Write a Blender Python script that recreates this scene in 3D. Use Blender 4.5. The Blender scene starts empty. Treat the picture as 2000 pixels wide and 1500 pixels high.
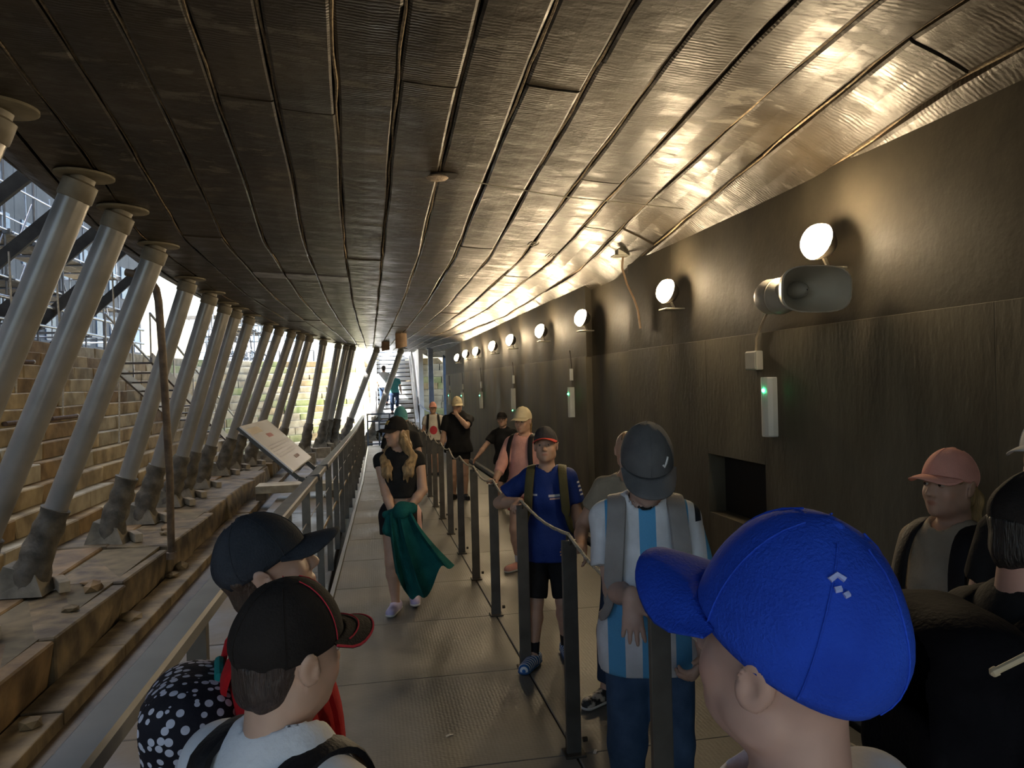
import bpy, bmesh, math, random
import numpy as np
from mathutils import Vector, Matrix
random.seed(7)
rng = np.random.default_rng(11)
scene = bpy.context.scene
COL = scene.collection
PI = math.pi

# ---------------------------------------------------------------- camera
# The origin of the scene is the photographer's lens; Y runs along the walkway, X to the right.
YAW, PITCH, ROLL = math.radians(10.498), math.radians(-0.202), math.radians(1.5)
f_ = Vector((math.sin(YAW)*math.cos(PITCH), math.cos(YAW)*math.cos(PITCH), math.sin(PITCH)))
r_ = Vector((math.cos(YAW), -math.sin(YAW), 0))
u_ = r_.cross(f_)
cx = r_*math.cos(ROLL) - u_*math.sin(ROLL)
cy = r_*math.sin(ROLL) + u_*math.cos(ROLL)
cam_d = bpy.data.cameras.new('camera')
cam_d.sensor_width = 36.0
cam_d.lens = 27.0
cam_d.clip_start = 0.02
cam = bpy.data.objects.new('camera', cam_d)
COL.objects.link(cam)
cam.matrix_world = Matrix(((cx.x, cy.x, -f_.x, 0), (cx.y, cy.y, -f_.y, 0), (cx.z, cy.z, -f_.z, 0), (0, 0, 0, 1)))
scene.camera = cam

# ---------------------------------------------------------------- world, sun, exposure
world = bpy.data.worlds.new('World')
scene.world = world
world.use_nodes = True
wn = world.node_tree.nodes
wl = world.node_tree.links
bg = wn['Background']
sky = wn.new('ShaderNodeTexSky')
sky.sky_type = 'NISHITA'
sky.sun_disc = False
sky.sun_elevation = math.radians(48)
sky.sun_rotation = math.radians(-60)
sky.air_density = 1.3
sky.dust_density = 2.5
wl.new(sky.outputs[0], bg.inputs[0])
SKY_STRENGTH = 0.14
bg.inputs[1].default_value = SKY_STRENGTH
sun_d = bpy.data.lights.new('sun', 'SUN')
sun_d.energy = 22.0
sun_d.color = (1.0, 0.97, 0.92)
sun_d.angle = math.radians(1.0)
sun = bpy.data.objects.new('sun', sun_d)
COL.objects.link(sun)
sun.rotation_euler = Vector((0.80, 0.35, -0.75)).to_track_quat('-Z', 'Y').to_euler()
LAMP_STRENGTH = 80.0
scene.view_settings.view_transform = 'Standard'
scene.view_settings.look = 'None'
scene.view_settings.gamma = 1.0
scene.view_settings.use_curve_mapping = False
scene.view_settings.exposure = 1.85
scene.cycles.use_denoising = True
scene.cycles.max_bounces = 5
scene.cycles.adaptive_threshold = 0.02

# ---------------------------------------------------------------- materials
MATS = {}
def mat(name, c1, c2=None, rough=0.6, metal=0.0, scale=6.0, bump=0.0, bscale=40.0, stretch=(1, 1, 1),
        coords='Object', rough2=None, emit=None, estr=0.0, vcol=False, detail=6.0, contrast=(0.35, 0.65),
        trans=0.0, spec=None, sss=0.0, ior=None):
    if name in MATS:
        return MATS[name]
    m = bpy.data.materials.new(name)
    m.use_nodes = True
    nt = m.node_tree
    b = nt.nodes['Principled BSDF']
    b.inputs['Roughness'].default_value = rough
    b.inputs['Metallic'].default_value = metal
    if spec is not None:
        b.inputs['Specular IOR Level'].default_value = spec
    b.inputs['Base Color'].default_value = (*c1, 1)
    src = None
    tc = nt.nodes.new('ShaderNodeTexCoord')
    mp = nt.nodes.new('ShaderNodeMapping')
    mp.inputs['Scale'].default_value = stretch
    nt.links.new(tc.outputs[coords], mp.inputs[0])
    if c2 is not None or vcol:
        n = nt.nodes.new('ShaderNodeTexNoise')
        n.inputs['Scale'].default_value = scale
        n.inputs['Detail'].default_value = detail
        nt.links.new(mp.outputs[0], n.inputs['Vector'])
        r = nt.nodes.new('ShaderNodeValToRGB')
        r.color_ramp.elements[0].position = contrast[0]
        r.color_ramp.elements[1].position = contrast[1]
        if vcol:
            r.color_ramp.elements[0].color = (*c1, 1)
            r.color_ramp.elements[1].color = (*(c2 or (1, 1, 1)), 1)
            at = nt.nodes.new('ShaderNodeAttribute')
            at.attribute_name = 'Col'
            mx = nt.nodes.new('ShaderNodeMix')
            mx.data_type = 'RGBA'
            mx.blend_type = 'MULTIPLY'
            mx.inputs[0].default_value = 1.0
            nt.links.new(at.outputs['Color'], mx.inputs[6])
            nt.links.new(r.outputs[0], mx.inputs[7])
            nt.links.new(mx.outputs[2], b.inputs['Base Color'])
        else:
            r.color_ramp.elements[0].color = (*c1, 1)
            r.color_ramp.elements[1].color = (*c2, 1)
            nt.links.new(r.outputs[0], b.inputs['Base Color'])
        nt.links.new(n.outputs[0], r.inputs[0])
        if rough2 is not None:
            mr = nt.nodes.new('ShaderNodeMapRange')
            mr.inputs[1].default_value = 0.35
            mr.inputs[2].default_value = 0.65
            mr.inputs[3].default_value = rough
            mr.inputs[4].default_value = rough2
            nt.links.new(n.outputs[0], mr.inputs[0])
            nt.links.new(mr.outputs[0], b.inputs['Roughness'])
    if bump > 0:
        n2 = nt.nodes.new('ShaderNodeTexNoise')
        n2.inputs['Scale'].default_value = bscale
        n2.inputs['Detail'].default_value = 4
        nt.links.new(mp.outputs[0], n2.inputs['Vector'])
        bp = nt.nodes.new('ShaderNodeBump')
        bp.inputs['Strength'].default_value = bump
        bp.inputs['Distance'].default_value = 0.01
        nt.links.new(n2.outputs[0], bp.inputs['Height'])
        nt.links.new(bp.outputs[0], b.inputs['Normal'])
    if emit is not None:
        b.inputs['Emission Color'].default_value = (*emit, 1)
        b.inputs['Emission Strength'].default_value = estr
    if sss:
        b.inputs['Subsurface Weight'].default_value = sss
        b.inputs['Subsurface Radius'].default_value = (0.01, 0.004, 0.002)
        b.inputs['Subsurface Scale'].default_value = 0.5
    MATS[name] = m
    return m

# ---------------------------------------------------------------- object helpers
def link(name, me, m=None, parent=None, loc=None, smooth=False):
    o = bpy.data.objects.new(name, me)
    COL.objects.link(o)
    if m is not None and not me.materials:
        me.materials.append(m)
    if parent is not None:
        o.parent = parent
    if loc is not None:
        o.location = loc
    if smooth:
        me.polygons.foreach_set('use_smooth', [True]*len(me.polygons))
    return o
def pyd(name, v, f):
    me = bpy.data.meshes.new(name)
    me.from_pydata([tuple(p) for p in v], [], f)
    me.update()
    return me
def tag(o, label, cat, group=None, kind=None):
    if label: o['label'] = label
    if cat: o['category'] = cat
    if group: o['group'] = group
    if kind: o['kind'] = kind
    return o
def empty(name, loc=(0, 0, 0), rz=0.0):
    o = bpy.data.objects.new(name, None)
    COL.objects.link(o)
    o.location = loc
    o.rotation_euler = (0, 0, rz)
    o.empty_display_size = 0.1
    return o
def structure(name, me, m, smooth=False):
    o = link(name, me, m, smooth=smooth)
    o['kind'] = 'structure'
    return o
class MB:
    """collects simple shapes for one mesh"""
    def __init__(s): s.v = []; s.f = []
    def add(s, v, f):
        n = len(s.v)
        s.v += [Vector(p) for p in v]
        s.f += [tuple(i+n for i in q) for q in f]
        return s
    def box(s, x0, x1, y0, y1, z0, z1, M=None):
        v = [Vector(p) for p in ((x0,y0,z0),(x1,y0,z0),(x1,y1,z0),(x0,y1,z0),(x0,y0,z1),(x1,y0,z1),(x1,y1,z1),(x0,y1,z1))]
        if M is not None: v = [M @ p for p in v]
        return s.add(v, [(0,3,2,1),(4,5,6,7),(0,1,5,4),(1,2,6,5),(2,3,7,6),(3,0,4,7)])
    def bbox(s, x0, x1, y0, y1, z0, z1, b=0.01, M=None):
        """box with chamfered edges"""
        bm = bmesh.new()
        bmesh.ops.create_cube(bm, size=1)
        for q in bm.verts:
            q.co = Vector((x0+(q.co.x+.5)*(x1-x0), y0+(q.co.y+.5)*(y1-y0), z0+(q.co.z+.5)*(z1-z0)))
        bmesh.ops.bevel(bm, geom=bm.edges[:], offset=b, segments=2, affect='EDGES', profile=0.5)
        bm.verts.index_update()
        v = [(M @ q.co) if M is not None else q.co.copy() for q in bm.verts]
        f = [tuple(q.index for q in p.verts) for p in bm.faces]
        bm.free()
        return s.add(v, f)
    def bar(s, a, b, w, h=None, up=(0, 0, 1)):
        """rectangular bar from a to b"""
        a, b = Vector(a), Vector(b); h = w if h is None else h
        d = (b-a).normalized(); up = Vector(up)
        if abs(d.dot(up)) > .98: up = Vector((1, 0, 0))
        x = d.cross(up).normalized(); z = x.cross(d)
        v = []
        for p in (a, b):
            for sx, sz in ((-1,-1),(1,-1),(1,1),(-1,1)):
                v.append(p + x*sx*w/2 + z*sz*h/2)
        return s.add(v, [(0,1,2,3),(7,6,5,4),(0,4,5,1),(1,5,6,2),(2,6,7,3),(3,7,4,0)])
    def tube(s, pts, r, n=10, caps=True):
        pts = [Vector(p) for p in pts]
        rr = r if isinstance(r, (list, tuple)) else [r]*len(pts)
        rings = []
        ref = None
        for i, p in enumerate(pts):
            t = (pts[min(i+1, len(pts)-1)] - pts[max(i-1, 0)]).normalized()
            if ref is None:
                ref = Vector((0, 0, 1)) if abs(t.z) < .9 else Vector((1, 0, 0))
            x = t.cross(ref).normalized(); y = x.cross(t).normalized()
            ref = y
            rings.append([p + (x*math.cos(2*PI*k/n) + y*math.sin(2*PI*k/n))*rr[i] for k in range(n)])
        v = [q for g in rings for q in g]
        f = []
        for i in range(len(pts)-1):
            for k in range(n):
                f.append((i*n+k, i*n+(k+1) % n, (i+1)*n+(k+1) % n, (i+1)*n+k))
        if caps:
            f.append(tuple(range(n-1, -1, -1)))
            f.append(tuple((len(pts)-1)*n+k for k in range(n)))
        return s.add(v, f)
    def lathe(s, prof, n=20, M=None):
        """profile of (radius, z) around local z"""
        v, f = [], []
        for (r, z) in prof:
            for k in range(n):
                p = Vector((r*math.cos(2*PI*k/n), r*math.sin(2*PI*k/n), z))
                v.append(M @ p if M is not None else p)
        for i in range(len(prof)-1):
            for k in range(n):
                f.append((i*n+k, i*n+(k+1) % n, (i+1)*n+(k+1) % n, (i+1)*n+k))
        f.append(tuple(range(n-1, -1, -1)))
        f.append(tuple((len(prof)-1)*n+k for k in range(n)))
        return s.add(v, f)
    def build(s, name, m, parent=None, smooth=False, loc=None):
        me = pyd(name, s.v, s.f)
        o = link(name, me, m, parent, loc)
        if smooth:
            me.polygons.foreach_set('use_smooth', [True]*len(me.polygons))
            try: me.set_sharp_from_angle(angle=math.radians(40))
            except Exception: pass
        return o
def axis_matrix(a, d):
    """matrix whose local z runs along d, origin at a"""
    return Matrix.Translation(Vector(a)) @ Vector(d).to_track_quat('Z', 'Y').to_matrix().to_4x4()
def copy_tree(o, parent=None):
    c = o.copy(); COL.objects.link(c); c.parent = parent
    for ch in o.children: copy_tree(ch, c)
    return c
ORD = ['first','second','third','fourth','fifth','sixth','seventh','eighth','ninth','tenth','eleventh','twelfth','thirteenth',
       'fourteenth','fifteenth','sixteenth','seventeenth','eighteenth','nineteenth','twentieth','twenty-first','twenty-second','twenty-third','twenty-fourth']
# ================================================================ THE SETTING
def deckz(y): return -1.68 - 0.012*y
def plank_material():
    m = bpy.data.materials.new('hull_plank'); m.use_nodes = True
    nt = m.node_tree; b = nt.nodes['Principled BSDF']; N = nt.nodes.new; K = nt.links.new
    tc = N('ShaderNodeTexCoord')
    def noise(scale, stretch=(1, 1, 1), detail=6, rough=.6):
        mp = N('ShaderNodeMapping'); mp.inputs['Scale'].default_value = stretch
        K(tc.outputs['Object'], mp.inputs[0])
        n = N('ShaderNodeTexNoise'); n.inputs['Scale'].default_value = scale; n.inputs['Detail'].default_value = detail; n.inputs['Roughness'].default_value = rough
        K(mp.outputs[0], n.inputs['Vector']); return n.outputs[0]
    def ramp(src, p0, c0, p1, c1):
        r = N('ShaderNodeValToRGB'); e = r.color_ramp.elements
        e[0].position, e[1].position = p0, p1; e[0].color = (*c0, 1); e[1].color = (*c1, 1)
        K(src, r.inputs[0]); return r.outputs[0]
    def mix(f, a, bb):
        x = N('ShaderNodeMix'); x.data_type = 'RGBA'; K(f, x.inputs[0])
        K(a, x.inputs[6])
        if isinstance(bb, tuple): x.inputs[7].default_value = (*bb, 1)
        else: K(bb, x.inputs[7])
        return x.outputs[2]
    big = noise(1.5, (1, .6, 1), 5)
    mid = noise(5.0, (.55, 1.3, 1), 8, .7)
    fine = noise(26.0, (.5, 1.6, 1), 5, .7)
    base = ramp(big, .30, (.013, .010, .007), .72, (.058, .047, .033))
    patch = ramp(mid, .56, (0, 0, 0), .62, (1, 1, 1))           # scraped lighter patches
    col = mix(patch, base, (.105, .096, .080))
    chip = ramp(fine, .64, (0, 0, 0), .70, (1, 1, 1))           # dark chips
    col = mix(chip, col, (.010, .008, .006))
    K(col, b.inputs['Base Color']); b.inputs['Specular IOR Level'].default_value = .26
    r = N('ShaderNodeMapRange'); r.inputs[1].default_value = .35; r.inputs[2].default_value = .68; r.inputs[3].default_value = .29; r.inputs[4].default_value = .62
    K(mid, r.inputs[0]); K(r.outputs[0], b.inputs['Roughness'])
    def bump(src, st, dist, prev=None):
        p = N('ShaderNodeBump'); p.inputs['Strength'].default_value = st; p.inputs['Distance'].default_value = dist
        K(src, p.inputs['Height'])
        if prev is not None: K(prev, p.inputs['Normal'])
        return p.outputs[0]
    w = N('ShaderNodeTexWave'); w.bands_direction = 'Y'; w.inputs['Scale'].default_value = 13.0; w.inputs['Distortion'].default_value = 5.0; w.inputs['Detail'].default_value = 3.0
    K(tc.outputs['Object'], w.inputs['Vector'])
    mk = N('ShaderNodeMath'); mk.operation = 'MULTIPLY'
    K(w.outputs['Fac'], mk.inputs[0]); K(ramp(noise(1.1), .45, (0, 0, 0), .62, (1, 1, 1)), mk.inputs[1])
    n1 = bump(noise(7.0, (.8, 1, 1), 4), .5, .010)
    n2 = bump(mk.outputs[0], .30, .004, n1)
    n3 = bump(patch, .35, .003, n2)
    K(bump(fine, .35, .004, n3), b.inputs['Normal'])
    MATS['hull_plank'] = m
    return m
M_plank = plank_material()
M_plank_pale = mat('hull_plank_patch', (0.10, 0.10, 0.115), (0.30, 0.31, 0.36), rough=0.45, scale=5, bump=0.3, bscale=20)
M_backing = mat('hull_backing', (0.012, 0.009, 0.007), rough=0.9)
M_caulk = mat('caulking', (0.16, 0.115, 0.07), (0.34, 0.26, 0.16), rough=0.9, scale=30, bump=0.8, bscale=120)
M_wall_low = mat('wall_grey', (0.075, 0.064, 0.044), (0.165, 0.145, 0.105), rough=0.6, rough2=0.8, scale=2.6, bump=0.3, bscale=30, stretch=(1, 1, 0.35), spec=.3, detail=9)
M_wall_up = mat('wall_black', (0.028, 0.024, 0.016), (0.070, 0.060, 0.042), rough=0.62, rough2=0.8, scale=2.0, bump=0.3, bscale=16, spec=.25, detail=9)
M_deck = mat('deck_sheet', (0.115, 0.108, 0.094), (0.215, 0.204, 0.18), rough=0.42, rough2=0.62, scale=1.6, bump=0.0)
def add_tread(m):
    nt = m.node_tree
    b = nt.nodes['Principled BSDF']
    tc = nt.nodes.new('ShaderNodeTexCoord')
    v = nt.nodes.new('ShaderNodeTexVoronoi')
    v.feature = 'SMOOTH_F1'
    v.inputs['Scale'].default_value = 52.0
    v.inputs['Randomness'].default_value = 0.25
    nt.links.new(tc.outputs['Object'], v.inputs['Vector'])
    bp = nt.nodes.new('ShaderNodeBump')
    bp.inputs['Strength'].default_value = 0.55
    bp.inputs['Distance'].default_value = 0.006
    nt.links.new(v.outputs['Distance'], bp.inputs['Height'])
    nt.links.new(bp.outputs[0], b.inputs['Normal'])
add_tread(M_deck)
M_stone = mat('dock_stone', (0.18, 0.135, 0.072), (0.42, 0.335, 0.195), rough=0.8, scale=2.4, bump=0.6, bscale=14)
M_stone2 = mat('dock_stone_grey', (0.24, 0.21, 0.15), (0.46, 0.42, 0.32), rough=0.85, scale=2.8, bump=0.6, bscale=14)
M_stone3 = mat('dock_stone_ochre', (0.13, 0.08, 0.03), (0.30, 0.205, 0.095), rough=0.8, scale=3.2, bump=0.7, bscale=12)
M_stone4 = mat('dock_stone_moss', (0.16, 0.20, 0.07), (0.40, 0.40, 0.24), rough=0.85, scale=2.2, bump=0.6, bscale=14)
M_ledge = mat('ledge_stone', (0.055, 0.040, 0.022), (0.20, 0.150, 0.080), rough=0.7, scale=3.5, bump=0.9, bscale=10, detail=9)
M_ledge2 = mat('ledge_stone_ochre', (0.075, 0.045, 0.018), (0.23, 0.15, 0.068), rough=0.7, scale=3.0, bump=0.9, bscale=10, detail=9)
M_mortar = mat('dock_mortar', (0.10, 0.085, 0.055), (0.17, 0.14, 0.09), rough=0.9, scale=5)
M_floor = mat('dock_floor', (0.06, 0.048, 0.034), (0.14, 0.118, 0.088), rough=0.3, rough2=0.7, scale=1.4, bump=0.4, bscale=12)
M_floor_dark = mat('dock_gutter', (0.045, 0.032, 0.020), (0.10, 0.075, 0.045), rough=0.5, scale=2.5, bump=0.4, bscale=15)
M_conc = mat('kerb_concrete', (0.12, 0.115, 0.10), (0.20, 0.19, 0.17), rough=0.6, scale=5, bump=0.2, bscale=40)

# ---- hull shape
XE_Y = [-6, 5, 6.2, 8.4, 11, 14, 16.5, 19, 21, 23, 25, 27, 28, 30, 31.6]
XE_X = [-2.0, -2.0, -2.04, -2.16, -2.38, -2.45, -2.43, -2.33, -2.04, -1.70, -1.36, -0.85, -0.4, 0.30, 1.5]
SL_Y = [-6, 5, 8, 12, 31.6]
SL_S = [0.088, 0.088, 0.060, 0.054, 0.054]
G_Y = [-6, 2.6, 4.5, 8, 13, 18, 23, 31.6]
G_G = [-0.06, 0.0, 0.16, 0.44, 0.52, 0.42, 0.16, -0.12]
def hull_base(x, y):
    z = 1.235 + (2.4-x)*np.interp(y, SL_Y, SL_S)
    if x > 1.9: z -= 0.32*(x-1.9)**2/0.5
    return z
def hull_point(q, y, up=0.0):
    """q: flat cross coordinate; beyond the bilge edge the hull turns up"""
    xe = float(np.interp(y, XE_Y, XE_X))
    if q >= xe:
        return Vector((q, y, hull_base(q, y)+up))
    d = xe - q; R = 1.0; tm = 1.06
    th = min(d/R, tm)
    x = xe - R*math.sin(th); z = hull_base(xe, y) + R*(1-math.cos(th))
    if d > R*tm:
        x -= (d-R*tm)*math.cos(tm); z += (d-R*tm)*math.sin(tm)
    return Vector((x + up*math.sin(th), y, z + up*math.cos(th)))
def seam(k, y):
    g = float(np.interp(y, G_Y, G_G))
    att = 1 - 0.45*max(0, k)/8.0
    return 0.17 + k*0.268*(1 + g*att)
K0, K1 = -27, 9
def kmin(y): return float(np.interp(y, [22, 25, 28, 31.6], [-27, -10, -6, -4]))
# backing skin (the root of the ceiling)
ys = np.arange(-5.0, 31.61, 0.61)
bv, bf = [], []
kk = np.arange(K0, K1+0.01, 0.5)
for y in ys:
    for k in kk:
        bv.append(hull_point(seam(k, y), y, 0.045))
n = len(kk)
for i in range(len(ys)-1):
    for j in range(n-1):
        if kk[j] < kmin(ys[i]): continue
        bf.append((i*n+j, (i+1)*n+j, (i+1)*n+j+1, i*n+j+1))
ceiling = structure('ceiling', pyd('ceiling', bv, bf), M_backing)
for k in range(K0, K1):
    y = -5.0 - random.random()*2.5
    while y < 31.5:
        L = random.uniform(3.6, 6.4)
        a, b = max(y, -5.0), min(y+L, 31.5)
        y += L
        while b > a and k < kmin(b): b -= .3
        if b-a < 0.3: continue
        ns = max(2, int((b-a)/0.42))
        dz = random.uniform(-0.007, 0.007)
        v, f = [], []
        wob = random.uniform(0, 6)
        for i in range(ns+1):
            t = a + 0.006 + (b-a-0.012)*i/ns
            e0 = 0.011 + 0.005*math.sin(t*3.1+wob) ; e1 = 0.011 + 0.005*math.sin(t*2.3+wob*2)
            q0, q1 = seam(k, t)+e0, seam(k+1, t)-e1
            v += [hull_point(q0, t, 0.045+dz), hull_point(q0, t, 0.006+dz), hull_point(q0+0.012, t, dz), hull_point((q0+q1)/2, t, dz-0.003),
                  hull_point(q1-0.012, t, dz), hull_point(q1, t, 0.006+dz), hull_point(q1, t, 0.045+dz)]
        for i in range(ns):
            for j in range(6):
                f.append((i*7+j, i*7+j+1, (i+1)*7+j+1, (i+1)*7+j))
        f.append(tuple(range(6, -1, -1))); f.append(tuple(ns*7+j for j in range(7)))
        link('plank', pyd('plank', v, f), M_plank, ceiling)
# frayed caulking strands along the seams
for k in range(-6, K1):
    pts = []
    ph = random.uniform(0, 9)
    for t in np.arange(-1.5, 26, 0.16):
        q = seam(k, t) + 0.004*math.sin(t*7+ph) + random.uniform(-.0025, .0025)
        pts.append(hull_point(q, t, 0.016 + 0.008*math.sin(t*1.3+ph)))
    MB().tube(pts, [0.006 + 0.003*abs(math.sin(i*.7+ph)) for i in range(len(pts))], n=5).build('caulking_strand', M_caulk, ceiling)
# old numerals chalked on two planks
M_chalk = mat('chalk_mark', (.42, .38, .30), rough=.9); M_chalk2 = mat('chalk_mark_faint', (.16, .14, .105), rough=.9)
def glyph(x0, y0, w, hgt, strokes, m):
    for st in strokes:
        MB().tube([hull_point(x0+w*a, y0+hgt*(1-b), .0) + Vector((0, 0, -.003)) for a, b in st], .0045, n=5).build('painted_numeral', m, ceiling)
G1 = [[(.5, 0), (.5, 1)]]
G5 = [[(.9, 1), (.2, 1), (.15, .55), (.6, .62), (.9, .35), (.7, .05), (.1, .05)]]
glyph(1.505, 6.98, .02, .2, [[(1, 1), (.2, .75), (.2, .25), (1, 0)]], M_chalk)
glyph(1.535, 7.0, .035, .17, G5, M_chalk)
glyph(1.58, 6.98, .02, .2, [[(0, 1), (.8, .75), (.8, .25), (0, 0)]], M_chalk)
for k_, g_ in enumerate((G1, G1, G1, G5)): glyph(1.79+.028*k_, 7.48, .022, .17, g_, M_chalk2)
# pale repair strip across three planks
for k in (-4, -3, -2):
    a, b = 10.0, 10.42
    v = []
    for t in (a, b):
        q0, q1 = seam(k, t)+.012, seam(k+1, t)-.012
        v += [hull_point(q0, t, -0.012), hull_point(q1, t, -0.012), hull_point(q0, t, 0.0), hull_point(q1, t, 0.0)]
    link('repair_strip', pyd('repair_strip', v, [(0,4,5,1),(2,3,7,6),(0,1,3,2),(4,6,7,5),(0,2,6,4),(1,5,7,3)]), M_plank_pale, ceiling)

# ---- right wall: grey lower panels, blacker upper band standing a little proud
WX = 2.40
wall = structure('wall_right', pyd('wall_right', *(lambda m: (m.v, m.f))(MB().box(WX+0.16, WX+0.4, -5, 24.6, -2.4, 1.4))), M_wall_low)
def wpanel(name, m, y0, y1, z0, z1, x=WX, g=0.0008):
    MB().bbox(x, WX+0.17, y0+g, y1-g, z0, z1, b=0.002).build(name, m, wall)
lows = [-5, -2.2, 0.4, 2.6, 4.40, 5.22, 6.9, 8.35, 11.0, 13.6, 16.2, 18.8, 21.4, 24.6]
for a, b in zip(lows[:-1], lows[1:]):
    x = WX + (0.07 if a == 6.9 else 0.0)
    if a == 4.40:
        wpanel('wall_panel', M_wall_low, a, b, -0.56, 0.262, x)
        wpanel('wall_panel', M_wall_low, a, b, -2.4, -0.98, x)
    else:
        wpanel('wall_panel', M_wall_low, a, b, -2.4, 0.262, x)
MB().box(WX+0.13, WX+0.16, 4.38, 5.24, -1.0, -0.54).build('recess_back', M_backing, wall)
ups = [-5, -1.5, 2.2, 5.85, 6.9, 8.35, 12.4, 16.4, 20.5, 24.6]
for a, b in zip(ups[:-1], ups[1:]):
    x = WX + 0.010 + (0.07 if a == 6.9 else 0.0)
    wpanel('wall_board', M_wall_up, a, b, 0.250, 1.34, x)
kerb = structure('baseboard_right', pyd('baseboard_right', *(lambda m: (m.v, m.f))(MB().add(
    [(2.33,-5,deckz(-5)-.02),(2.40,-5,deckz(-5)-.02),(2.40,-5,deckz(-5)+.05),(2.33,-5,deckz(-5)+.05),
     (2.33,24.6,deckz(24.6)-.02),(2.40,24.6,deckz(24.6)-.02),(2.40,24.6,deckz(24.6)+.05),(2.33,24.6,deckz(24.6)+.05)],
    [(0,1,2,3),(7,6,5,4),(0,3,7,4),(3,2,6,7),(1,5,6,2),(0,4,5,1)]))), M_conc)

# ---- the walkway deck
Y0, Y1 = -3.0, 25.6
def xl(y): return float(np.interp(y, [-3, 3, 7.2, 15, 26], [-0.45, -0.42, -0.33, -0.17, -0.08]))   # open left edge of the deck
deck = structure('floor', pyd('floor', [(xl(Y0),Y0,deckz(Y0)-.16),(2.26,Y0,deckz(Y0)-.16),(2.26,Y0,deckz(Y0)-.03),(xl(Y0),Y0,deckz(Y0)-.03),
     (xl(Y1)-.02,Y1,deckz(Y1)-.16),(2.26,Y1,deckz(Y1)-.16),(2.26,Y1,deckz(Y1)-.03),(xl(Y1)-.02,Y1,deckz(Y1)-.03)],
     [(3,2,1,0),(4,5,6,7),(4,7,3,0),(7,6,2,3),(2,6,5,1),(4,0,1,5)]), M_floor_dark)
PITCH_P = 1.13
def panel(x0, x1, a, b, left=False):
    g = 0.004; t = 0.03
    v = []
    for y in (a+g, b-g):
        z = deckz(y)
        if left: x0 = xl(y)
        v += [(x0+g, y, z-t), (x1-g, y, z-t), (x1-g, y, z-0.003), (x1-g-.004, y, z), (x0+g+.004, y, z), (x0+g, y, z-0.003)]
    f = [(5,4,3,2,1,0), (6,7,8,9,10,11)] + [(i, (i+1) % 6, (i+1) % 6+6, i+6) for i in range(6)]
    f = [tuple(reversed(q)) if n_ > 1 else q for n_, q in enumerate(f)]
    link('deck_panel', pyd('deck_panel', v, f), M_deck, deck)
yy = 3.42 - 6*PITCH_P
i = 0
while yy < Y1:
    panel(-0.44, 0.885, max(yy, Y0), min(yy+PITCH_P, Y1), True)
    if i % 2 == 0: panel(0.885, 2.26, max(yy, Y0), min(yy+2*PITCH_P, Y1))
    yy += PITCH_P; i += 1
# pale toe strip along the open left edge
v, f = [], []
ey = [Y0, 3, 7.2, 11, 15, 20, Y1]
for y in ey:
    z = deckz(y); x = xl(y); v += [(x-.035, y, z-.12), (x, y, z-.12), (x, y, z+.012), (x-.035, y, z+.012)]
f = [(3,2,1,0)] + [(i*4+j, i*4+(j+1) % 4, i*4+4+(j+1) % 4, i*4+4+j) for i in range(len(ey)-1) for j in range(4)] + [tuple(len(v)-4+j for j in range(4))]
link('edge_strip', pyd('edge_strip', v, f), mat('edge_steel', (0.42, 0.43, 0.44), rough=0.35, metal=0.6), deck)

# ---- dock floor left of the walkway
MB_f = MB()
MB_f.box(-2.62, 6, -5, 31, -2.75, -2.47)
dfloor = structure('dock_floor', pyd('dock_floor', MB_f.v, MB_f.f), M_floor_dark)
yy = -5.0
while yy < 27:
    L = random.uniform(1.6, 2.6)
    MB().bbox(-1.96, -0.52, yy+.005, min(yy+L, 27)-.005, -2.5, -2.31+random.uniform(-.006, .006), b=.012).build('floor_slab', M_floor, dfloor)
    yy += L
yy = -5.0
while yy < 27:
    L = random.uniform(1.2, 2.2)
    MB().bbox(-2.60, -2.30, yy+.005, min(yy+L, 27)-.005, -2.5, -2.36+random.uniform(-.01, .01), b=.012).build('gutter_stone', M_ledge, dfloor)
    yy += L

# ---- stepped stone side of the dock
def stone_block(parent, pts_bottom, z0, z1, m, jit=0.018):
    """pts_bottom: four plan points (front-left, front-right, back-right, back-left)"""
    v = []
    for z in (z0, z1):
        for (x, y) in pts_bottom:
            v.append(Vector((x+random.uniform(-jit, jit), y, z + (random.uniform(-jit, jit)*.5 if z == z1 else 0))))
    # chamfer ring near the top front edge gives worn arrises
    bm = bmesh.new()
    vs = [bm.verts.new(p) for p in v]
    for q in ((3,2,1,0),(4,5,6,7),(0,1,5,4),(1,2,6,5),(2,3,7,6),(3,0,4,7)):
        bm.faces.new([vs[j] for j in q])
    bmesh.ops.recalc_face_normals(bm, faces=bm.faces[:])
    top = [e for e in bm.edges if all(w in (vs[4], vs[5], vs[6], vs[7]) for w in e.verts) or (vs[0] in e.verts and vs[4] in e.verts) or (vs[1] in e.verts and vs[5] in e.verts)]
    bmesh.ops.bevel(bm, geom=top, offset=0.016, segments=1, affect='EDGES')
    me = bpy.data.meshes.new('stone_block')
    bm.to_mesh(me); bm.free()
    return link('stone_block', me, m, parent)
LEDGE_Z = -1.98
NC, CH, TR = 12, 0.25, 0.205
AX0 = -3.98
prof = [(-2.72, -2.6), (-2.72, LEDGE_Z-.03), (AX0-.05, LEDGE_Z-.03)]
for i in range(NC):
    prof += [(AX0-.05-TR*i, LEDGE_Z+CH*(i+1)-.03), (AX0-.05-TR*(i+1), LEDGE_Z+CH*(i+1)-.03)]
prof += [(-6.9, LEDGE_Z+CH*NC-.03), (-6.9, -2.6)]
n = len(prof)
v = [(x, -6.0, z) for x, z in prof] + [(x, 24.5, z) for x, z in prof]
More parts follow.
